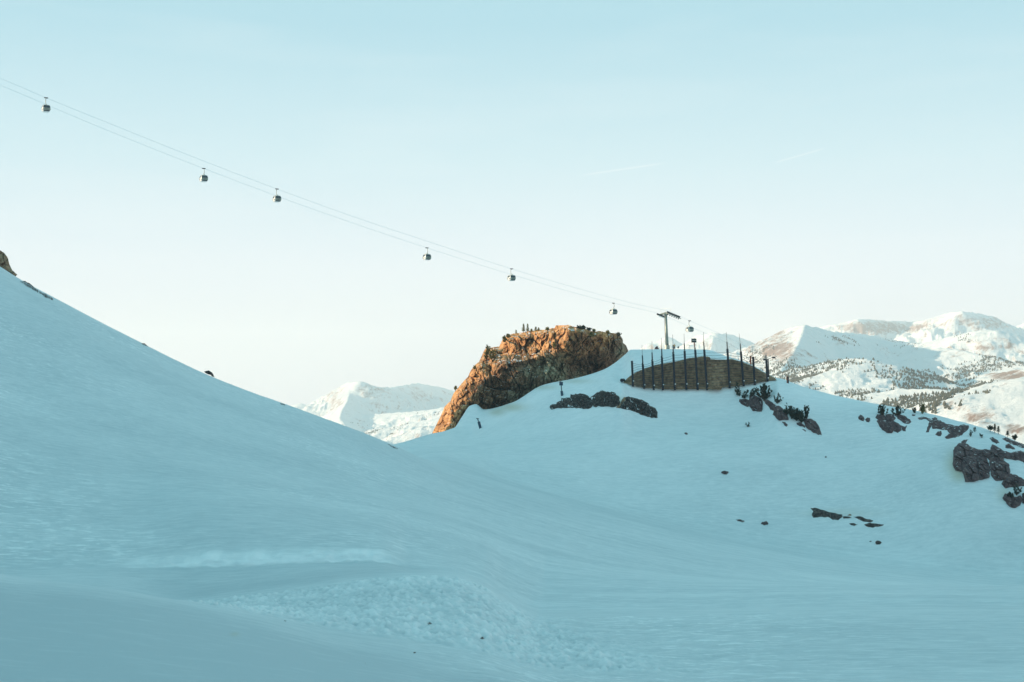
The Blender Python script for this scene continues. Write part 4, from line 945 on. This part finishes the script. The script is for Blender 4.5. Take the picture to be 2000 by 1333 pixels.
# ------------------------------------------------------------------ rocks
def zz(pts, ox, oy, s): return [(ox + x / s, oy + y / s) for x, y in pts]
Z5 = lambda p: zz(p, 1400, 720, 8.333)
Z4 = lambda p: zz(p, 1600, 760, 4.165)
def auto(cx, cy, rx, ry, seed, tilt=0, n=11):
    rg = np.random.default_rng(seed); r = []
    for k in range(n):
        t = 2 * math.pi * k / n; q = rg.uniform(.78, 1.15)
        x, y = rx * q * math.cos(t), ry * q * math.sin(t)
        r.append((cx + x * math.cos(tilt) - y * math.sin(tilt), cy + x * math.sin(tilt) + y * math.cos(tilt)))
    return r
ROCKS = [
    (Z5([(362, 532), (370, 500), (440, 495), (500, 500), (535, 520), (535, 600), (505, 628), (450, 605), (400, 580)]), 'flat dark slab at the left end of the rocks under the big shrub', 1.0),
    (Z5([(528, 480), (545, 440), (600, 430), (660, 460), (720, 495), (735, 560), (725, 690), (660, 690), (600, 680), (560, 640), (530, 600)]), 'square dark boulder left of the snow gap under the big shrub', 2.0),
    (Z5([(755, 498), (800, 505), (870, 530), (930, 575), (975, 620), (960, 690), (915, 690), (850, 645), (820, 600), (780, 550)]), 'long dark slab running down from the foot of the big shrub', 1.0),
    (Z5([(930, 640), (960, 610), (1030, 630), (1090, 680), (1140, 740), (1160, 830), (1100, 825), (1030, 838), (970, 805), (925, 750)]), 'rounded dark boulder left of the shrub clump', 1.8),
    (Z5([(1070, 878), (1110, 875), (1148, 910), (1130, 940), (1100, 925)]), 'small dark rock below the rounded boulder and left of the leaf shaped boulder', .5),
    (Z5([(1290, 880), (1350, 875), (1400, 900), (1438, 935), (1420, 958), (1360, 935), (1310, 915)]), 'low dark slab just under the shrub clump', .8),
    (Z5([(1430, 850), (1460, 825), (1540, 830), (1600, 870), (1645, 920), (1675, 990), (1702, 1070), (1640, 1065), (1570, 1035), (1500, 985), (1455, 940)]), 'leaf shaped dark boulder at the right end below the shrub clump', 1.6),
    (Z5([(1388, 988), (1420, 992), (1460, 1020), (1445, 1034), (1410, 1015)]), 'tiny dark stone beside the leaf shaped boulder, left of its middle', .3),
    (Z4([(314, 232), (330, 212), (350, 215), (370, 248), (360, 262), (335, 256)]), 'small dark rock, left one of a pair on the open slope', .7),
    (Z4([(374, 245), (390, 232), (408, 238), (418, 258), (408, 270), (385, 268)]), 'small dark rock, right one of a pair on the open slope', .6),
    (Z4([(460, 235), (478, 212), (515, 203), (536, 215), (536, 250), (505, 250), (480, 250)]), 'dark rock at the upper left of the split boulder heap', .9),
    (Z4([(538, 210), (560, 203), (600, 213), (618, 238), (600, 260), (560, 262), (540, 250)]), 'dark rock at the upper middle of the split boulder heap', 1.0),
    (Z4([(472, 262), (500, 250), (540, 265), (542, 320), (545, 348), (510, 332), (486, 300)]), 'dark rock at the lower left of the split boulder heap', 1.2),
    (Z4([(540, 268), (575, 250), (605, 262), (612, 330), (590, 355), (548, 350)]), 'tall dark rock in the middle of the split boulder heap', 1.4),
    (Z4([(605, 262), (630, 275), (665, 300), (668, 335), (640, 352), (612, 345)]), 'dark rock at the lower right of the split boulder heap', 1.0),
    (Z4([(665, 300), (690, 305), (712, 295), (700, 325), (705, 345), (685, 338), (668, 325)]), 'spiky little rock at the right foot of the split boulder heap', .6),
    (Z4([(618, 212), (650, 205), (690, 220), (730, 250), (745, 270), (725, 282), (680, 270), (645, 245)]), 'pointed dark slab to the upper right of the split boulder heap', .9),
    (Z4([(750, 215), (762, 205), (782, 210), (778, 222), (760, 225)]), 'small stone between the pointed slab and the reddish shrub', .4),
    (Z4([(804, 235), (830, 227), (870, 232), (900, 245), (918, 258), (912, 300), (890, 350), (868, 348), (880, 310), (892, 268), (870, 250), (820, 252)]), 'hook shaped dark rock with a leg down its right side', .8),
    (Z4([(920, 262), (945, 250), (985, 262), (1035, 288), (1038, 330), (1000, 335), (960, 322), (925, 325)]), 'dark slab in the middle of the long ledge near the ridge', 1.2),
    (Z4([(1036, 290), (1080, 298), (1130, 308), (1135, 385), (1085, 395), (1040, 402), (1025, 390), (1055, 360), (1038, 330)]), 'broad dark slab right of the middle on the long ledge', 1.4),
    (Z4([(1133, 308), (1165, 292), (1212, 300), (1215, 318), (1190, 345), (1165, 375), (1136, 380)]), 'dark block at the right end of the long ledge', 1.0),
    (Z4([(920, 240), (938, 230), (956, 240), (950, 255), (925, 255)]), 'small black rock on top of the long ledge', .5),
    (Z4([(950, 368), (965, 348), (990, 345), (998, 365), (990, 385), (965, 385)]), 'small dark rock lying under the long ledge', .6),
    (Z4([(1160, 430), (1180, 415), (1230, 410), (1205, 422), (1185, 448), (1165, 446)]), 'thin curved rock fin above the great boulder', .4),
    (Z4([(1095, 520), (1105, 480), (1130, 455), (1170, 445), (1215, 465), (1225, 520), (1200, 560), (1160, 600), (1165, 665), (1130, 660), (1100, 640), (1090, 590)]), 'left lobe of the great dark boulder near the right edge', 2.6),
    (Z4([(1210, 465), (1250, 475), (1300, 492), (1375, 492), (1390, 530), (1365, 560), (1320, 545), (1280, 560), (1220, 540)]), 'upper lobe of the great dark boulder under the snow cap', 1.8),
    (Z4([(1160, 600), (1200, 555), (1250, 550), (1283, 565), (1285, 640), (1305, 700), (1295, 735), (1245, 748), (1190, 744), (1178, 710), (1165, 660)]), 'lower front lobe of the great dark boulder', 2.8),
    (Z4([(1284, 565), (1320, 545), (1362, 565), (1380, 620), (1385, 710), (1345, 725), (1305, 730), (1300, 690), (1285, 630)]), 'smooth upright lobe at the right of the great dark boulder', 2.4),
    (Z4([(1380, 520), (1410, 455), (1440, 470), (1480, 495), (1500, 530), (1495, 585), (1440, 590), (1395, 580), (1370, 555)]), 'peaked dark rock right of the great boulder', 2.0),
    (Z4([(1388, 580), (1440, 592), (1500, 590), (1535, 610), (1550, 670), (1545, 720), (1495, 735), (1440, 740), (1405, 705), (1395, 650)]), 'rugged dark block right of the great boulder, under the peaked rock', 2.0),
    (Z4([(1500, 735), (1560, 690), (1610, 705), (1670, 735), (1670, 792), (1600, 795), (1520, 805), (1485, 770)]), 'ragged dark rock shelf at the right edge below the white snow patch', 1.4),
    (Z4([(1495, 500), (1560, 520), (1620, 505), (1670, 510), (1670, 600), (1620, 580), (1560, 575), (1500, 560)]), 'dark rock band at the right edge above the white snow patch', 1.3),
    (Z4([(1383, 400), (1410, 393), (1450, 415), (1472, 440), (1440, 445), (1410, 430)]), 'dark flat rock on the snow below the ridge, upper left of three', .7),
    (Z4([(1488, 402), (1520, 398), (1560, 410), (1600, 430), (1640, 440), (1670, 450), (1672, 480), (1620, 470), (1570, 450), (1530, 430)]), 'long dark rock band following the ridge at the right edge', .9),
    (Z4([(1513, 455), (1545, 445), (1590, 480), (1590, 495), (1555, 488), (1520, 480)]), 'dark flat rock between the ridge band and the snow patch', .7),
    (Z4([(1500, 890), (1520, 855), (1560, 850), (1590, 880), (1630, 870), (1650, 895), (1635, 940), (1600, 962), (1560, 960), (1530, 930)]), 'lone round black boulder near the right edge with a shrub on it', 1.6),
    (Z4([(1655, 850), (1672, 845), (1672, 930), (1655, 920)]), 'dark rock cut by the right edge beside the lone round boulder', 1.0),
    (auto(1416, 923, 8, 3.6, 3), 'lone oblong reddish rock on the open slope below the wall', .7),
    (auto(1446, 1017.5, 8, 2.6, 4, .2), 'thin reddish rock left of the little round one low on the slope', .4),
    (auto(1493, 1022.5, 7.5, 4, 5), 'little round rock low on the slope, right of the thin reddish one', .7),
    (auto(1613, 893, 2.2, 1.6, 6), 'tiny lone pebble high on the open slope', .25),
    (auto(1340, 847, 3.5, 2.4, 7, .5), 'tiny dark stone on the slope below the stone banks', .3),
    (auto(1716, 1060, 5.5, 4, 9), 'small dark rock below the flat scree patches', .6),
    (auto(1700, 1058, 2.4, 1.2, 10), 'speck of rock left of the small dark one below the scree', .2),
    (zz([(890, 352), (920, 356), (960, 368), (1000, 378), (1050, 388), (1050, 402), (1030, 415), (1000, 415), (975, 400), (935, 402), (905, 404), (895, 390), (905, 372)], 1250, 860, 2.667), 'largest black scree patch, long and ragged, low on the right slope', .5),
    (zz([(1055, 398), (1080, 395), (1100, 402), (1085, 409), (1060, 409)], 1250, 860, 2.667), 'small black scree patch right of the largest one', .3),
    (zz([(1112, 400), (1150, 398), (1180, 410), (1215, 418), (1208, 428), (1170, 426), (1140, 413)], 1250, 860, 2.667), 'slanting black scree patch in the middle of the row', .35),
    (zz([(1170, 438), (1200, 432), (1240, 438), (1272, 440), (1250, 448), (1215, 455), (1180, 450)], 1250, 860, 2.667), 'rightmost black scree patch, low and flat', .4),
    (zz([(1092, 434), (1115, 433), (1136, 440), (1115, 446), (1098, 442)], 1250, 860, 2.667), 'narrow black scree patch beneath the row', .3),
    (zz([(1080, 392), (1090, 383), (1102, 388), (1098, 395)], 1250, 860, 2.667), 'pale tan stone on top of the scree row', .3),
    (auto(839, 1218, 4.2, 3.0, 12), 'dark stone in the middle of the rough snow debris', .12),
    (auto(942, 1247, 3.8, 2.6, 13), 'dark stone at the right of the rough snow debris', .10),
    (auto(810, 1275, 2.8, 1.8, 14), 'dark stone at the lower edge of the rough snow debris', .08),
    (auto(557, 1213, 3.0, 1.6, 15, .4), 'dark flake of stone at the left of the rough snow debris', .06),
    (auto(170, 1172.5, 1.8, 1.6, 16), 'single tiny stone on the smooth snow at lower left', .05),
    (auto(713, 1296, 1.6, 1.3, 17), 'tiny stone on the smooth snow below the debris', .05),
    ([(38, 549), (50, 550), (62, 557), (75, 568), (74, 572), (60, 564), (48, 556)], 'upper dark rock streak along the left ridge', .7),
    ([(75, 569), (88, 574), (104, 583), (103, 586), (90, 582), (78, 574)], 'lower dark rock streak along the left ridge', .5),
    ([(398, 726), (407, 723.5), (415, 729), (420, 738), (411, 733), (402, 729)], 'dark rock breaking the skyline halfway down the left ridge', 1.0),
    ([(276, 672), (283, 671), (289, 677), (283, 676)], 'small rock on the skyline of the left ridge, above the halfway rock', .6),
    ([(546, 788), (552, 787.5), (557, 792.5), (550, 791)], 'small rock on the skyline low on the left ridge', .5),
    ([(756, 868), (763, 869), (777, 876), (776, 878.5), (766, 874)], 'thin dark rock at the very foot of the left ridge', .6),
]
for i, (poly, lab, b) in enumerate(ROCKS):
    gcx = sum(p[0] for p in poly) / len(poly); gcy = sum(p[1] for p in poly) / len(poly); gs = 1.10 if 'boulder' in lab or 'peaked' in lab or 'ledge' in lab else 1.04
    poly = [(gcx + (p[0] - gcx) * gs, gcy + (p[1] - gcy) * gs) for p in poly]
    xs_ = [p[0] for p in poly]; ys_ = [p[1] for p in poly]; sz = min(max(xs_) - min(xs_), max(ys_) - min(ys_))
    st = .7 if sz > 6 else .35
    bank_('rock', poly, lab, 'rock', M_wallm if 'tan stone' in lab else (M_bank if 'scree' in lab or i > 48 else M_rock), b, max(1.2, sz * .35), b * .42, 500 + i, max(.35, b * 1.0), st, 'dark rocks lying in the snow', thick=max(.5, b))
LR = [(-60, 560), (-60, 470), (-20, 478), (0, 489), (8, 494), (15, 503), (19, 518), (24, 528), (34, 537), (30, 541), (18, 536), (8, 530), (0, 524)]
o = solid('rock_crag', LR, .7, lambda u, v, d: 352 - 1.5 * np.sqrt(np.clip(d / 12, 0, 1)) - 1.6 * (worley(u / 9, v / 13, u * 0, 71)[2] - .5) - 1.0 * fbm(u / 6, v / 6, u * 0, 3, 72) + .1 * (530 - v), lambda u, v, d, Yf: Yf + 2 + 8 * smooth(0, 20, d), M_wallm)
tag(o, 'brown rock crag on the skyline at the far left edge', 'rock crag')

# ------------------------------------------------------------------ shrubs and small conifers
def tuft(mb, p, d, ln, rad, n, rg):
    """needle spray: n thin triangles around axis d"""
    d = d.normalized(); a = d.orthogonal().normalized(); b = d.cross(a)
    for _ in range(n):
        t = rg.uniform(-.1, 1.0); th = rg.uniform(0, 6.283); c = p + d * (ln * t)
        o = (a * math.cos(th) + b * math.sin(th)); tip = c + o * rad * rg.uniform(.6, 1.1) + d * rad * rg.uniform(.4, 1.1)
        s = d.cross(o).normalized() * rad * .28
        mb.add([c - s, c + s, tip], [(0, 1, 2)])
def pine(u, v, hpx, wpx, label, group=None, limbs=9, spire=False, material=M_needle, seed=0, Y=None, name='pine_shrub', cat='shrub', lean=0, dens=1.0):
    rg = random.Random(seed * 7 + int(u)); 
    Yd = float(hit(u, v)[0]) if Y is None else Y
    base = V(u, v, Yd); m = Yd / F; H = hpx * m; W = wpx * m / 2
    root = empty(name, base); tag(root, label, cat, group)
    tr = MB(); fo = MB(); up = mathutils.Vector((0, 0, 1))
    if spire:
        tipp = mathutils.Vector((lean * W, 0, H)); tr.tube([(0, 0, -.5), tuple(tipp * .5), tuple(tipp)], [H * .03 + .03, H * .018 + .02, .015], 5)
        n = int(16 + H * 7)
        for k in range(n):
            t = .10 + .88 * k / n; z = tipp * t; th = k * 2.4 + rg.uniform(-.4, .4); r = W * (1 - t) ** .8 * rg.uniform(.65, 1.15) + .05
            d = mathutils.Vector((math.cos(th), math.sin(th), -.15 + .5 * t))
            tr.tube([z, z + d * r * .8], [.02, .01], 3, False)
            tuft(fo, z, d, r, max(.2, r * .42), int(20 * dens), rg)
    else:
        tr.tube([(0, 0, -.6), (0, 0, H * .25)], [H * .05 + .03, H * .035 + .02], 6)
        for k in range(limbs):
            th = k * 2.4 + rg.uniform(-.5, .5); q = rg.uniform(.15, 1.0) if k else .05
            hh = H * (1.0 - .42 * q * q) * rg.uniform(.8, 1.0)
            ex = W * q
            p0 = mathutils.Vector((0, 0, H * .08 * rg.random())); p1 = mathutils.Vector((math.cos(th) * ex * .75 + lean * W * .3, math.sin(th) * ex * .75, hh * .35)); p2 = mathutils.Vector((math.cos(th) * ex + lean * W, math.sin(th) * ex, hh * .92))
            tr.tube([p0, p1, p2], [H * .02 + .02, H * .014 + .015, .012], 4, False)
            ns = max(4, int(hh / .32))
            for s in range(ns):
                t = .12 + .88 * s / (ns - 1); c = p0.lerp(p1, min(1, t * 2)) if t < .5 else p1.lerp(p2, t * 2 - 1)
                d = ((p2 - p1) + mathutils.Vector((rg.uniform(-.6, .6), rg.uniform(-.6, .6), rg.uniform(0, .4))) * .9)
                c = c + mathutils.Vector((rg.uniform(-.24, .24), rg.uniform(-.24, .24), rg.uniform(-.2, .2)))
                tuft(fo, c, d, .35, rg.uniform(.26, .50), int(22 * dens), rg)
    tr.build('trunk', M_bark, root); fo.build('foliage', material, root)
    return root
PINES = [
    # u, v(base), h, w, label, kw
    (1492.5, 782, 35, 30, 'biggest dark pine shrub with upright limbs above the square boulder', dict(limbs=16, dens=1.5)),
    (1439.5, 771, 26, 8, 'thin sapling with a bushy tip, leftmost of the shrubs by the wall end', dict(limbs=4, dens=.8)),
    (1444, 774, 12, 10, 'low spiky tuft at the foot of the leftmost thin sapling', dict(limbs=5)),
    (1453, 779, 17, 14, 'low leaning shrub between the leftmost sapling and the square boulder', dict(limbs=5, lean=.8)),
    (1467, 776, 17, 14, 'low shrub growing on top of the square boulder', dict(limbs=6, lean=.5)),
    (1519, 788, 20, 16, 'sparse little pine standing alone right of the biggest shrub', dict(limbs=7, dens=.55)),
    (1536.5, 802, 13, 3, 'bare thin stick of a sapling above the shrub clump', dict(limbs=2, dens=.25)),
    (1536, 811, 11, 14, 'low black bush at the left end of the shrub clump', dict(limbs=9)),
    (1546, 818, 27, 14, 'upright dark pine at the left in the shrub clump', dict(limbs=9, dens=1.2)),
    (1556, 822, 27, 18, 'full dark pine in the middle of the shrub clump', dict(limbs=12, dens=1.3)),
    (1565, 826, 24, 16, 'dark pine right of the middle in the shrub clump', dict(limbs=10, dens=1.1)),
    (1574.5, 819, 27, 16, 'tall pine at the right end of the shrub clump', dict(limbs=8, dens=1.2)),
    (1723.5, 812, 22, 20, 'dark pine shrub on the left of the split boulder heap', dict(limbs=11, dens=1.1)),
    (1753, 812, 17, 22, 'dark pine shrub above the pointed slab', dict(limbs=11, dens=1.1)),
    (1786, 807, 10, 16, 'sparse grey shrub left of the reddish one on the ridge', dict(limbs=5, dens=.6)),
    (1802, 809, 20, 11, 'reddish shrub catching the sun on the ridge line', dict(limbs=7, material=M_needle_lit)),
    (1896, 853, 11, 9, 'thin twiggy shrub on the snow above the great boulder', dict(limbs=4, dens=.35)),
    (1904, 844, 9, 3, 'single twig on the snow above the great boulder, right of the thin shrub', dict(limbs=2, dens=.3)),
    (1917, 855, 7, 5, 'small twig tuft on the snow between the thin shrub and the ridge', dict(limbs=2, dens=.4)),
    (1986, 968, 20, 16, 'spiky shrub on top of the lone round boulder', dict(limbs=6, dens=.7)),
    (1974, 975, 12, 12, 'low bush at the left of the lone round boulder', dict(limbs=6)),
    (1362, 833, 4, 14, 'little curved dry twig lying on the slope', dict(limbs=3, dens=.3)) if False else (1461, 834, 6, 12, 'curved dry twigs poking out of the open snow slope', dict(limbs=4, dens=.3)),
]
for i, (u, v, h, w_, lab, kw) in enumerate(PINES):
    pine(u, v, h, w_ * 1.18, lab, 'pine shrubs among the rocks', seed=i, **kw)
RIDGE = [(1943, 843, 15, 6), (1950, 845, 12, 6), (1968, 851, 9, 6), (1934, 840, 6, 9), (1982, 859, 7, 11)]
RL = ['tallest thin pine on the ridge near the right edge', 'thin pine just right of the tallest on the ridge', 'short pointed pine at the right of the ridge row', 'low bush left of the tallest pine on the ridge', 'low bush on the ridge nearest the right edge']
for i, ((u, v, h, w_), lab) in enumerate(zip(RIDGE, RL)):
    pine(u, v, h, w_ * (1.3 if i < 3 else 1.3), lab, 'small pines along the right ridge', seed=50 + i, spire=i < 3, limbs=6, Y=float(hit(u, v + 4)[0]), name='small_pine', cat='pine tree')
# on the cliff
CL = [(1022.5, 648, 16, 6, 'tallest little spruce on the cliff top, leftmost of the group', 1), (1030.5, 648, 16, 5, 'second little spruce on the cliff top, as tall as its neighbour', 1), (1038, 648, 6, 6, 'lowest spruce on the cliff top, in the middle of the group', 1),
      (1046.5, 647, 9, 6, 'bushy spruce on the cliff top right of the middle', 1), (1052, 647, 7, 4, 'thin spruce at the right of the cliff top group', 1), (1008, 652, 8, 4, 'faint thin spruce at the left shoulder of the cliff top', 1),
      (986, 668, 12, 10, 'green shrub on the upper left shoulder of the cliff', 0), (993, 660, 9, 8, 'small shrub above the left shoulder of the cliff', 0), (953, 690, 16, 14, 'yellow green bush on the sunlit left flank of the cliff, upper', 0), (962, 706, 28, 16, 'tall yellow green bush on the sunlit left flank of the cliff', 0),
      (950, 702, 16, 12, 'small yellow bush on the left flank of the cliff, beside the tall one', 0), (927, 722, 9, 5, 'thin twig bush on the left edge of the cliff', 0), (1083, 682, 12, 8, 'yellow bush on the sunlit upper face of the cliff', 0),
      (1132, 643, 7, 12, 'dark low shrub on the cliff top right of its highest block', 0), (1140, 643, 7, 10, 'dark rounded shrub on the right of the cliff top', 0), (1150, 646, 6, 10, 'second dark shrub on the right of the cliff top', 0), (1160, 648, 5, 6, 'tiny shrub sprig on the right of the cliff top', 0),
      (1156, 658, 9, 18, 'yellow green shrub below the right of the cliff top', 0), (1187, 652, 6, 6, 'small shrub near the right end of the cliff top', 0), (1207, 656, 6, 12, 'dark shrub at the right end of the cliff top', 0), (889, 762, 8, 8, 'dry wisps of bush low on the left edge of the cliff', 0), (1069, 645, 5, 6, 'tiny bush on the cliff top left of its highest block', 0)]
clo = np.array(cliff.location)
cv = np.empty(len(cliff.data.vertices) * 3, np.float32); cliff.data.vertices.foreach_get('co', cv); cv = cv.reshape(-1, 3)[:len(cliff.data.vertices) // 2] + clo
cu, cvv = uv_of(cv[:, 0], cv[:, 1], cv[:, 2])
for i, (u, v, h, w_, lab, sp) in enumerate(CL):
    k = int(np.argmin((cu - u) ** 2 + (cvv - v) ** 2)); Yk = float(cv[k, 1]) + (.2 if v < 660 else -.25)
    pine(u, v + .5, h * (1 if sp or h > 10 else .75), w_ * (1.5 if sp else 1.0), lab, 'small trees and bushes growing on the cliff', seed=90 + i, spire=bool(sp), limbs=8, Y=Yk, name='small_spruce' if sp else 'bush', cat='spruce tree' if sp else 'bush',
         material=M_needle if 'dark' in lab else M_needle_lit, dens=.5 if 'wisp' in lab or 'twig' in lab or 'faint' in lab else 1.0)

# ------------------------------------------------------------------ poles, people, small things
def marker(u0, v0, u1, v1, r, label, name='padded_pole', top=None):
    Y = float(hit(u0, v0)[0]); b = V(u0, v0, Y); root = empty(name, b); tag(root, label, 'pole'); t = V(u1, v1, Y) - b
    MB().tube([mathutils.Vector((0, 0, -.6)), t * .05, t], r, 10).build('padding', M_blue, root)
    if top:
        q = V(top[0], top[1], Y) - b; MB().tube([t * .9, q], r * .35, 6).build('pole', M_dark, root)
        return root, q
    return root, t
r_, q = marker(938.5, 837, 935, 824, .42, 'short leaning dark padded pole in the snow at the foot of the cliff', top=(932.5, 818))
MB().tube([q + mathutils.Vector((-.4, 0, .05)), q + mathutils.Vector((.5, 0, -.1))], .12, 6).build('fitting', M_dark, r_)
r_, q = marker(1098, 773, 1097, 764, .40, 'thin pole with padded foot and dark blue board on top, between cliff and stone banks', top=(1096, 752))
MB().box(q.x - .55, q.y - .12, q.z - .2, q.x + .55, q.y + .12, q.z + .9).build('board', M_blue, r_)
MB().tube([q + mathutils.Vector((-.7, 0, .85)), q + mathutils.Vector((.1, 0, 1.15))], .07, 5).build('fitting', M_dark, r_)
# short post right of the fence, its sunlit side an added orange tube
b = V(1539.5, 749, float(hit(1539, 749)[0])); p_ = empty('short_post', b); tag(p_, 'short post with an orange lit side on the ridge right of the fence', 'post')
MB().tube([(0, 0, -.5), (-.05, 0, 2.0)], .22, 8).build('post', M_dark, p_); MB().tube([(-.35, 0, -.4), (-.4, 0, 2.2)], .12, 6).build('lit_side', M_orange, p_)
MB().tube([(-.45, -.05, 1.7), (.15, -.05, 1.55)], .08, 5).build('brace', M_dark, p_)
# second pair of posts and cross fittings near the fence's right end
b = V(1502, 741, 430.5); p_ = empty('antenna_post', b); tag(p_, 'dark post carrying a sideways arm with fittings at the right end of the fence', 'post')
MB().tube([(0, 0, -.8), (-.25, 0, 6.2)], .17, 8).build('post', M_dark, p_); MB().tube([(-.25, 0, 6.0), (1.1, 0, 6.6), (2.2, 0, 6.3)], .07, 6).build('arm', M_dark, p_)
MB().box(1.0, -.25, 6.3, 1.9, .25, 6.75).build('fitting', M_dark, p_); MB().box(-1.7, -.2, 5.7, -1.0, .2, 6.2).tube([(-1.2, 0, 6.0), (-.25, 0, 6.05)], .06, 5).build('fitting', M_dark, p_)
b = V(1466, 709, 436); p_ = empty('orange_marker', b); tag(p_, 'short reddish marker post on the snow rim between the last tall posts', 'marker post')
MB().tube([(0, 0, -.6), (0, 0, 2.0)], .26, 8).build('post', M_orange, p_); MB().tube([(0, 0, 2.0), (0, 0, 2.15)], .3, 8).build('cap', M_dark, p_)
# drain pipe stub at the left end of the wall
b = V(1217, 744, 431); pz = MB().tube([(-.5, -1.6, .1), (.25, .8, .2)], .48, 14); pz.tube([(-.5, -1.62, .1), (-.5, -1.55, .1)], .55, 14); o = pz.build('pipe_stub', M_dark); o.location = b
tag(o, 'stub of dark pipe sticking out at the left end of the stone wall', 'pipe')
# bamboo / small things by the tower
Yk = 461.0
def topz(u): x = (u - 1000) / F * Yk; return mathutils.Vector((x, Yk, ground_z(x, Yk)))
b = topz(1283); o = MB()
rg = random.Random(5)
for k in range(9):
    x = rg.uniform(-.55, .55); o.box(x - .18, rg.uniform(-.3, 0), -.2, x + .2, rg.uniform(.1, .3), .9 - abs(x) * 1.1 + rg.uniform(0, .3), .6)
o = o.build('debris_heap', M_rock); o.location = b; tag(o, 'small dark peaked heap on the knoll top left of the tower', 'heap')
b = topz(1325); r_ = empty('snow_gun', b); tag(r_, 'small dark object on a short stand right of the person by the tower', 'snow gun')
MB().tube([(0, 0, -.2), (0, 0, .55)], .07, 6).build('stand', M_galv, r_); MB().tube([(-.3, 0, .62), (.28, 0, .72)], [.2, .28], 10).build('barrel', M_dark, r_)

def person(loc, rz, label):
    """one skinned body standing, with clothes as children"""
    me = bpy.data.meshes.new('person')
    J = {'pel': (0, 0, .95, .15), 'sp': (0, .01, 1.15, .14), 'ch': (0, .01, 1.36, .17), 'nk': (0, 0, 1.50, .065), 'hd': (0, -.02, 1.64, .105), 'ht': (0, -.01, 1.74, .09)}
    for s, n_ in ((-1, 'l'), (1, 'r')):
        J['sh' + n_] = (.19 * s, .01, 1.43, .075); J['el' + n_] = (.26 * s, .03, 1.16, .055); J['wr' + n_] = (.24 * s, -.12, .96, .04); J['ha' + n_] = (.23 * s, -.20, .92, .04)
        J['hi' + n_] = (.10 * s, 0, .90, .11); J['kn' + n_] = (.12 * s, -.03, .50, .08); J['an' + n_] = (.13 * s, .01, .10, .055); J['to' + n_] = (.14 * s, -.16, .05, .05)
    E = [('pel', 'sp'), ('sp', 'ch'), ('ch', 'nk'), ('nk', 'hd'), ('hd', 'ht')]
    for n_ in 'lr': E += [('ch', 'sh' + n_), ('sh' + n_, 'el' + n_), ('el' + n_, 'wr' + n_), ('wr' + n_, 'ha' + n_), ('pel', 'hi' + n_), ('hi' + n_, 'kn' + n_), ('kn' + n_, 'an' + n_), ('an' + n_, 'to' + n_)]
    ks = list(J); me.from_pydata([J[k][:3] for k in ks], [(ks.index(a), ks.index(b_)) for a, b_ in E], []); me.materials.append(M_skin)
    o = bpy.data.objects.new('person', me); COL.objects.link(o)
    sk = o.modifiers.new('skin', 'SKIN'); sk.use_smooth_shade = True
    for k, sv in zip(ks, me.skin_vertices[0].data): sv.radius = (J[k][3], J[k][3]); sv.use_root = (k == 'pel')
    sub = o.modifiers.new('sub', 'SUBSURF'); sub.levels = sub.render_levels = 2
    o.location = loc; o.rotation_euler = (0, 0, rz); tag(o, label, 'person')
    jk = MB(); rr = lambda z, a, b_: [(a * math.cos(t * math.pi / 8), b_ * math.sin(t * math.pi / 8), z) for t in range(16)]
    jk.rings([rr(.88, .215, .17), rr(1.0, .215, .175), rr(1.2, .22, .18), rr(1.4, .245, .175), rr(1.5, .14, .11)])
    for s in (-1, 1): jk.tube([(.19 * s, .01, 1.44), (.265 * s, .03, 1.16), (.24 * s, -.12, .97)], [.095, .08, .062], 10)
    jk.build('jacket', M_tan, o, True)
    tr_ = MB()
    for s in (-1, 1): tr_.tube([(.10 * s, 0, .95), (.12 * s, -.03, .50), (.13 * s, .01, .13)], [.135, .105, .085], 10)
    tr_.build('trousers', M_navy, o, True)
    MB().rings([[(.125 * math.cos(t * math.pi / 8), -.01 + .125 * math.sin(t * math.pi / 8), z) for t in range(16)] for z in (1.64, 1.72)] + [[(.08 * math.cos(t * math.pi / 8), -.01 + .08 * math.sin(t * math.pi / 8), 1.78) for t in range(16)]]).build('helmet', M_dark, o, True)
    return o
b = topz(1317.5); person(b, R(200), 'person in a tan jacket and dark trousers standing on the knoll right of the tower')

# ------------------------------------------------------------------ haze
hz = MB().box(-15000, -400, -780, 15000, 14800, 640).build('haze', None) if False else None
me = bpy.data.meshes.new('haze'); b_ = MB().box(-18000, -400, -1000, 18000, 18500, 760)
me.from_pydata(b_.v, [], b_.f); me.update()
HM = bpy.data.materials.new('haze'); HM.use_nodes = True; ht = HM.node_tree; ht.nodes.clear()
ho = ht.nodes.new('ShaderNodeOutputMaterial'); pv_ = ht.nodes.new('ShaderNodeVolumePrincipled')
pv_.inputs['Color'].default_value = (.95, .98, 1.0, 1); pv_.inputs['Density'].default_value = 7e-5; pv_.inputs['Anisotropy'].default_value = 0.0
ht.links.new(pv_.outputs[0], ho.inputs['Volume'])
me.materials.append(HM); hz = bpy.data.objects.new('haze', me); COL.objects.link(hz); tag(hz, kind='stuff')
tag(hz, 'pale haze filling the valley air between the near slope and far mountains', 'haze')
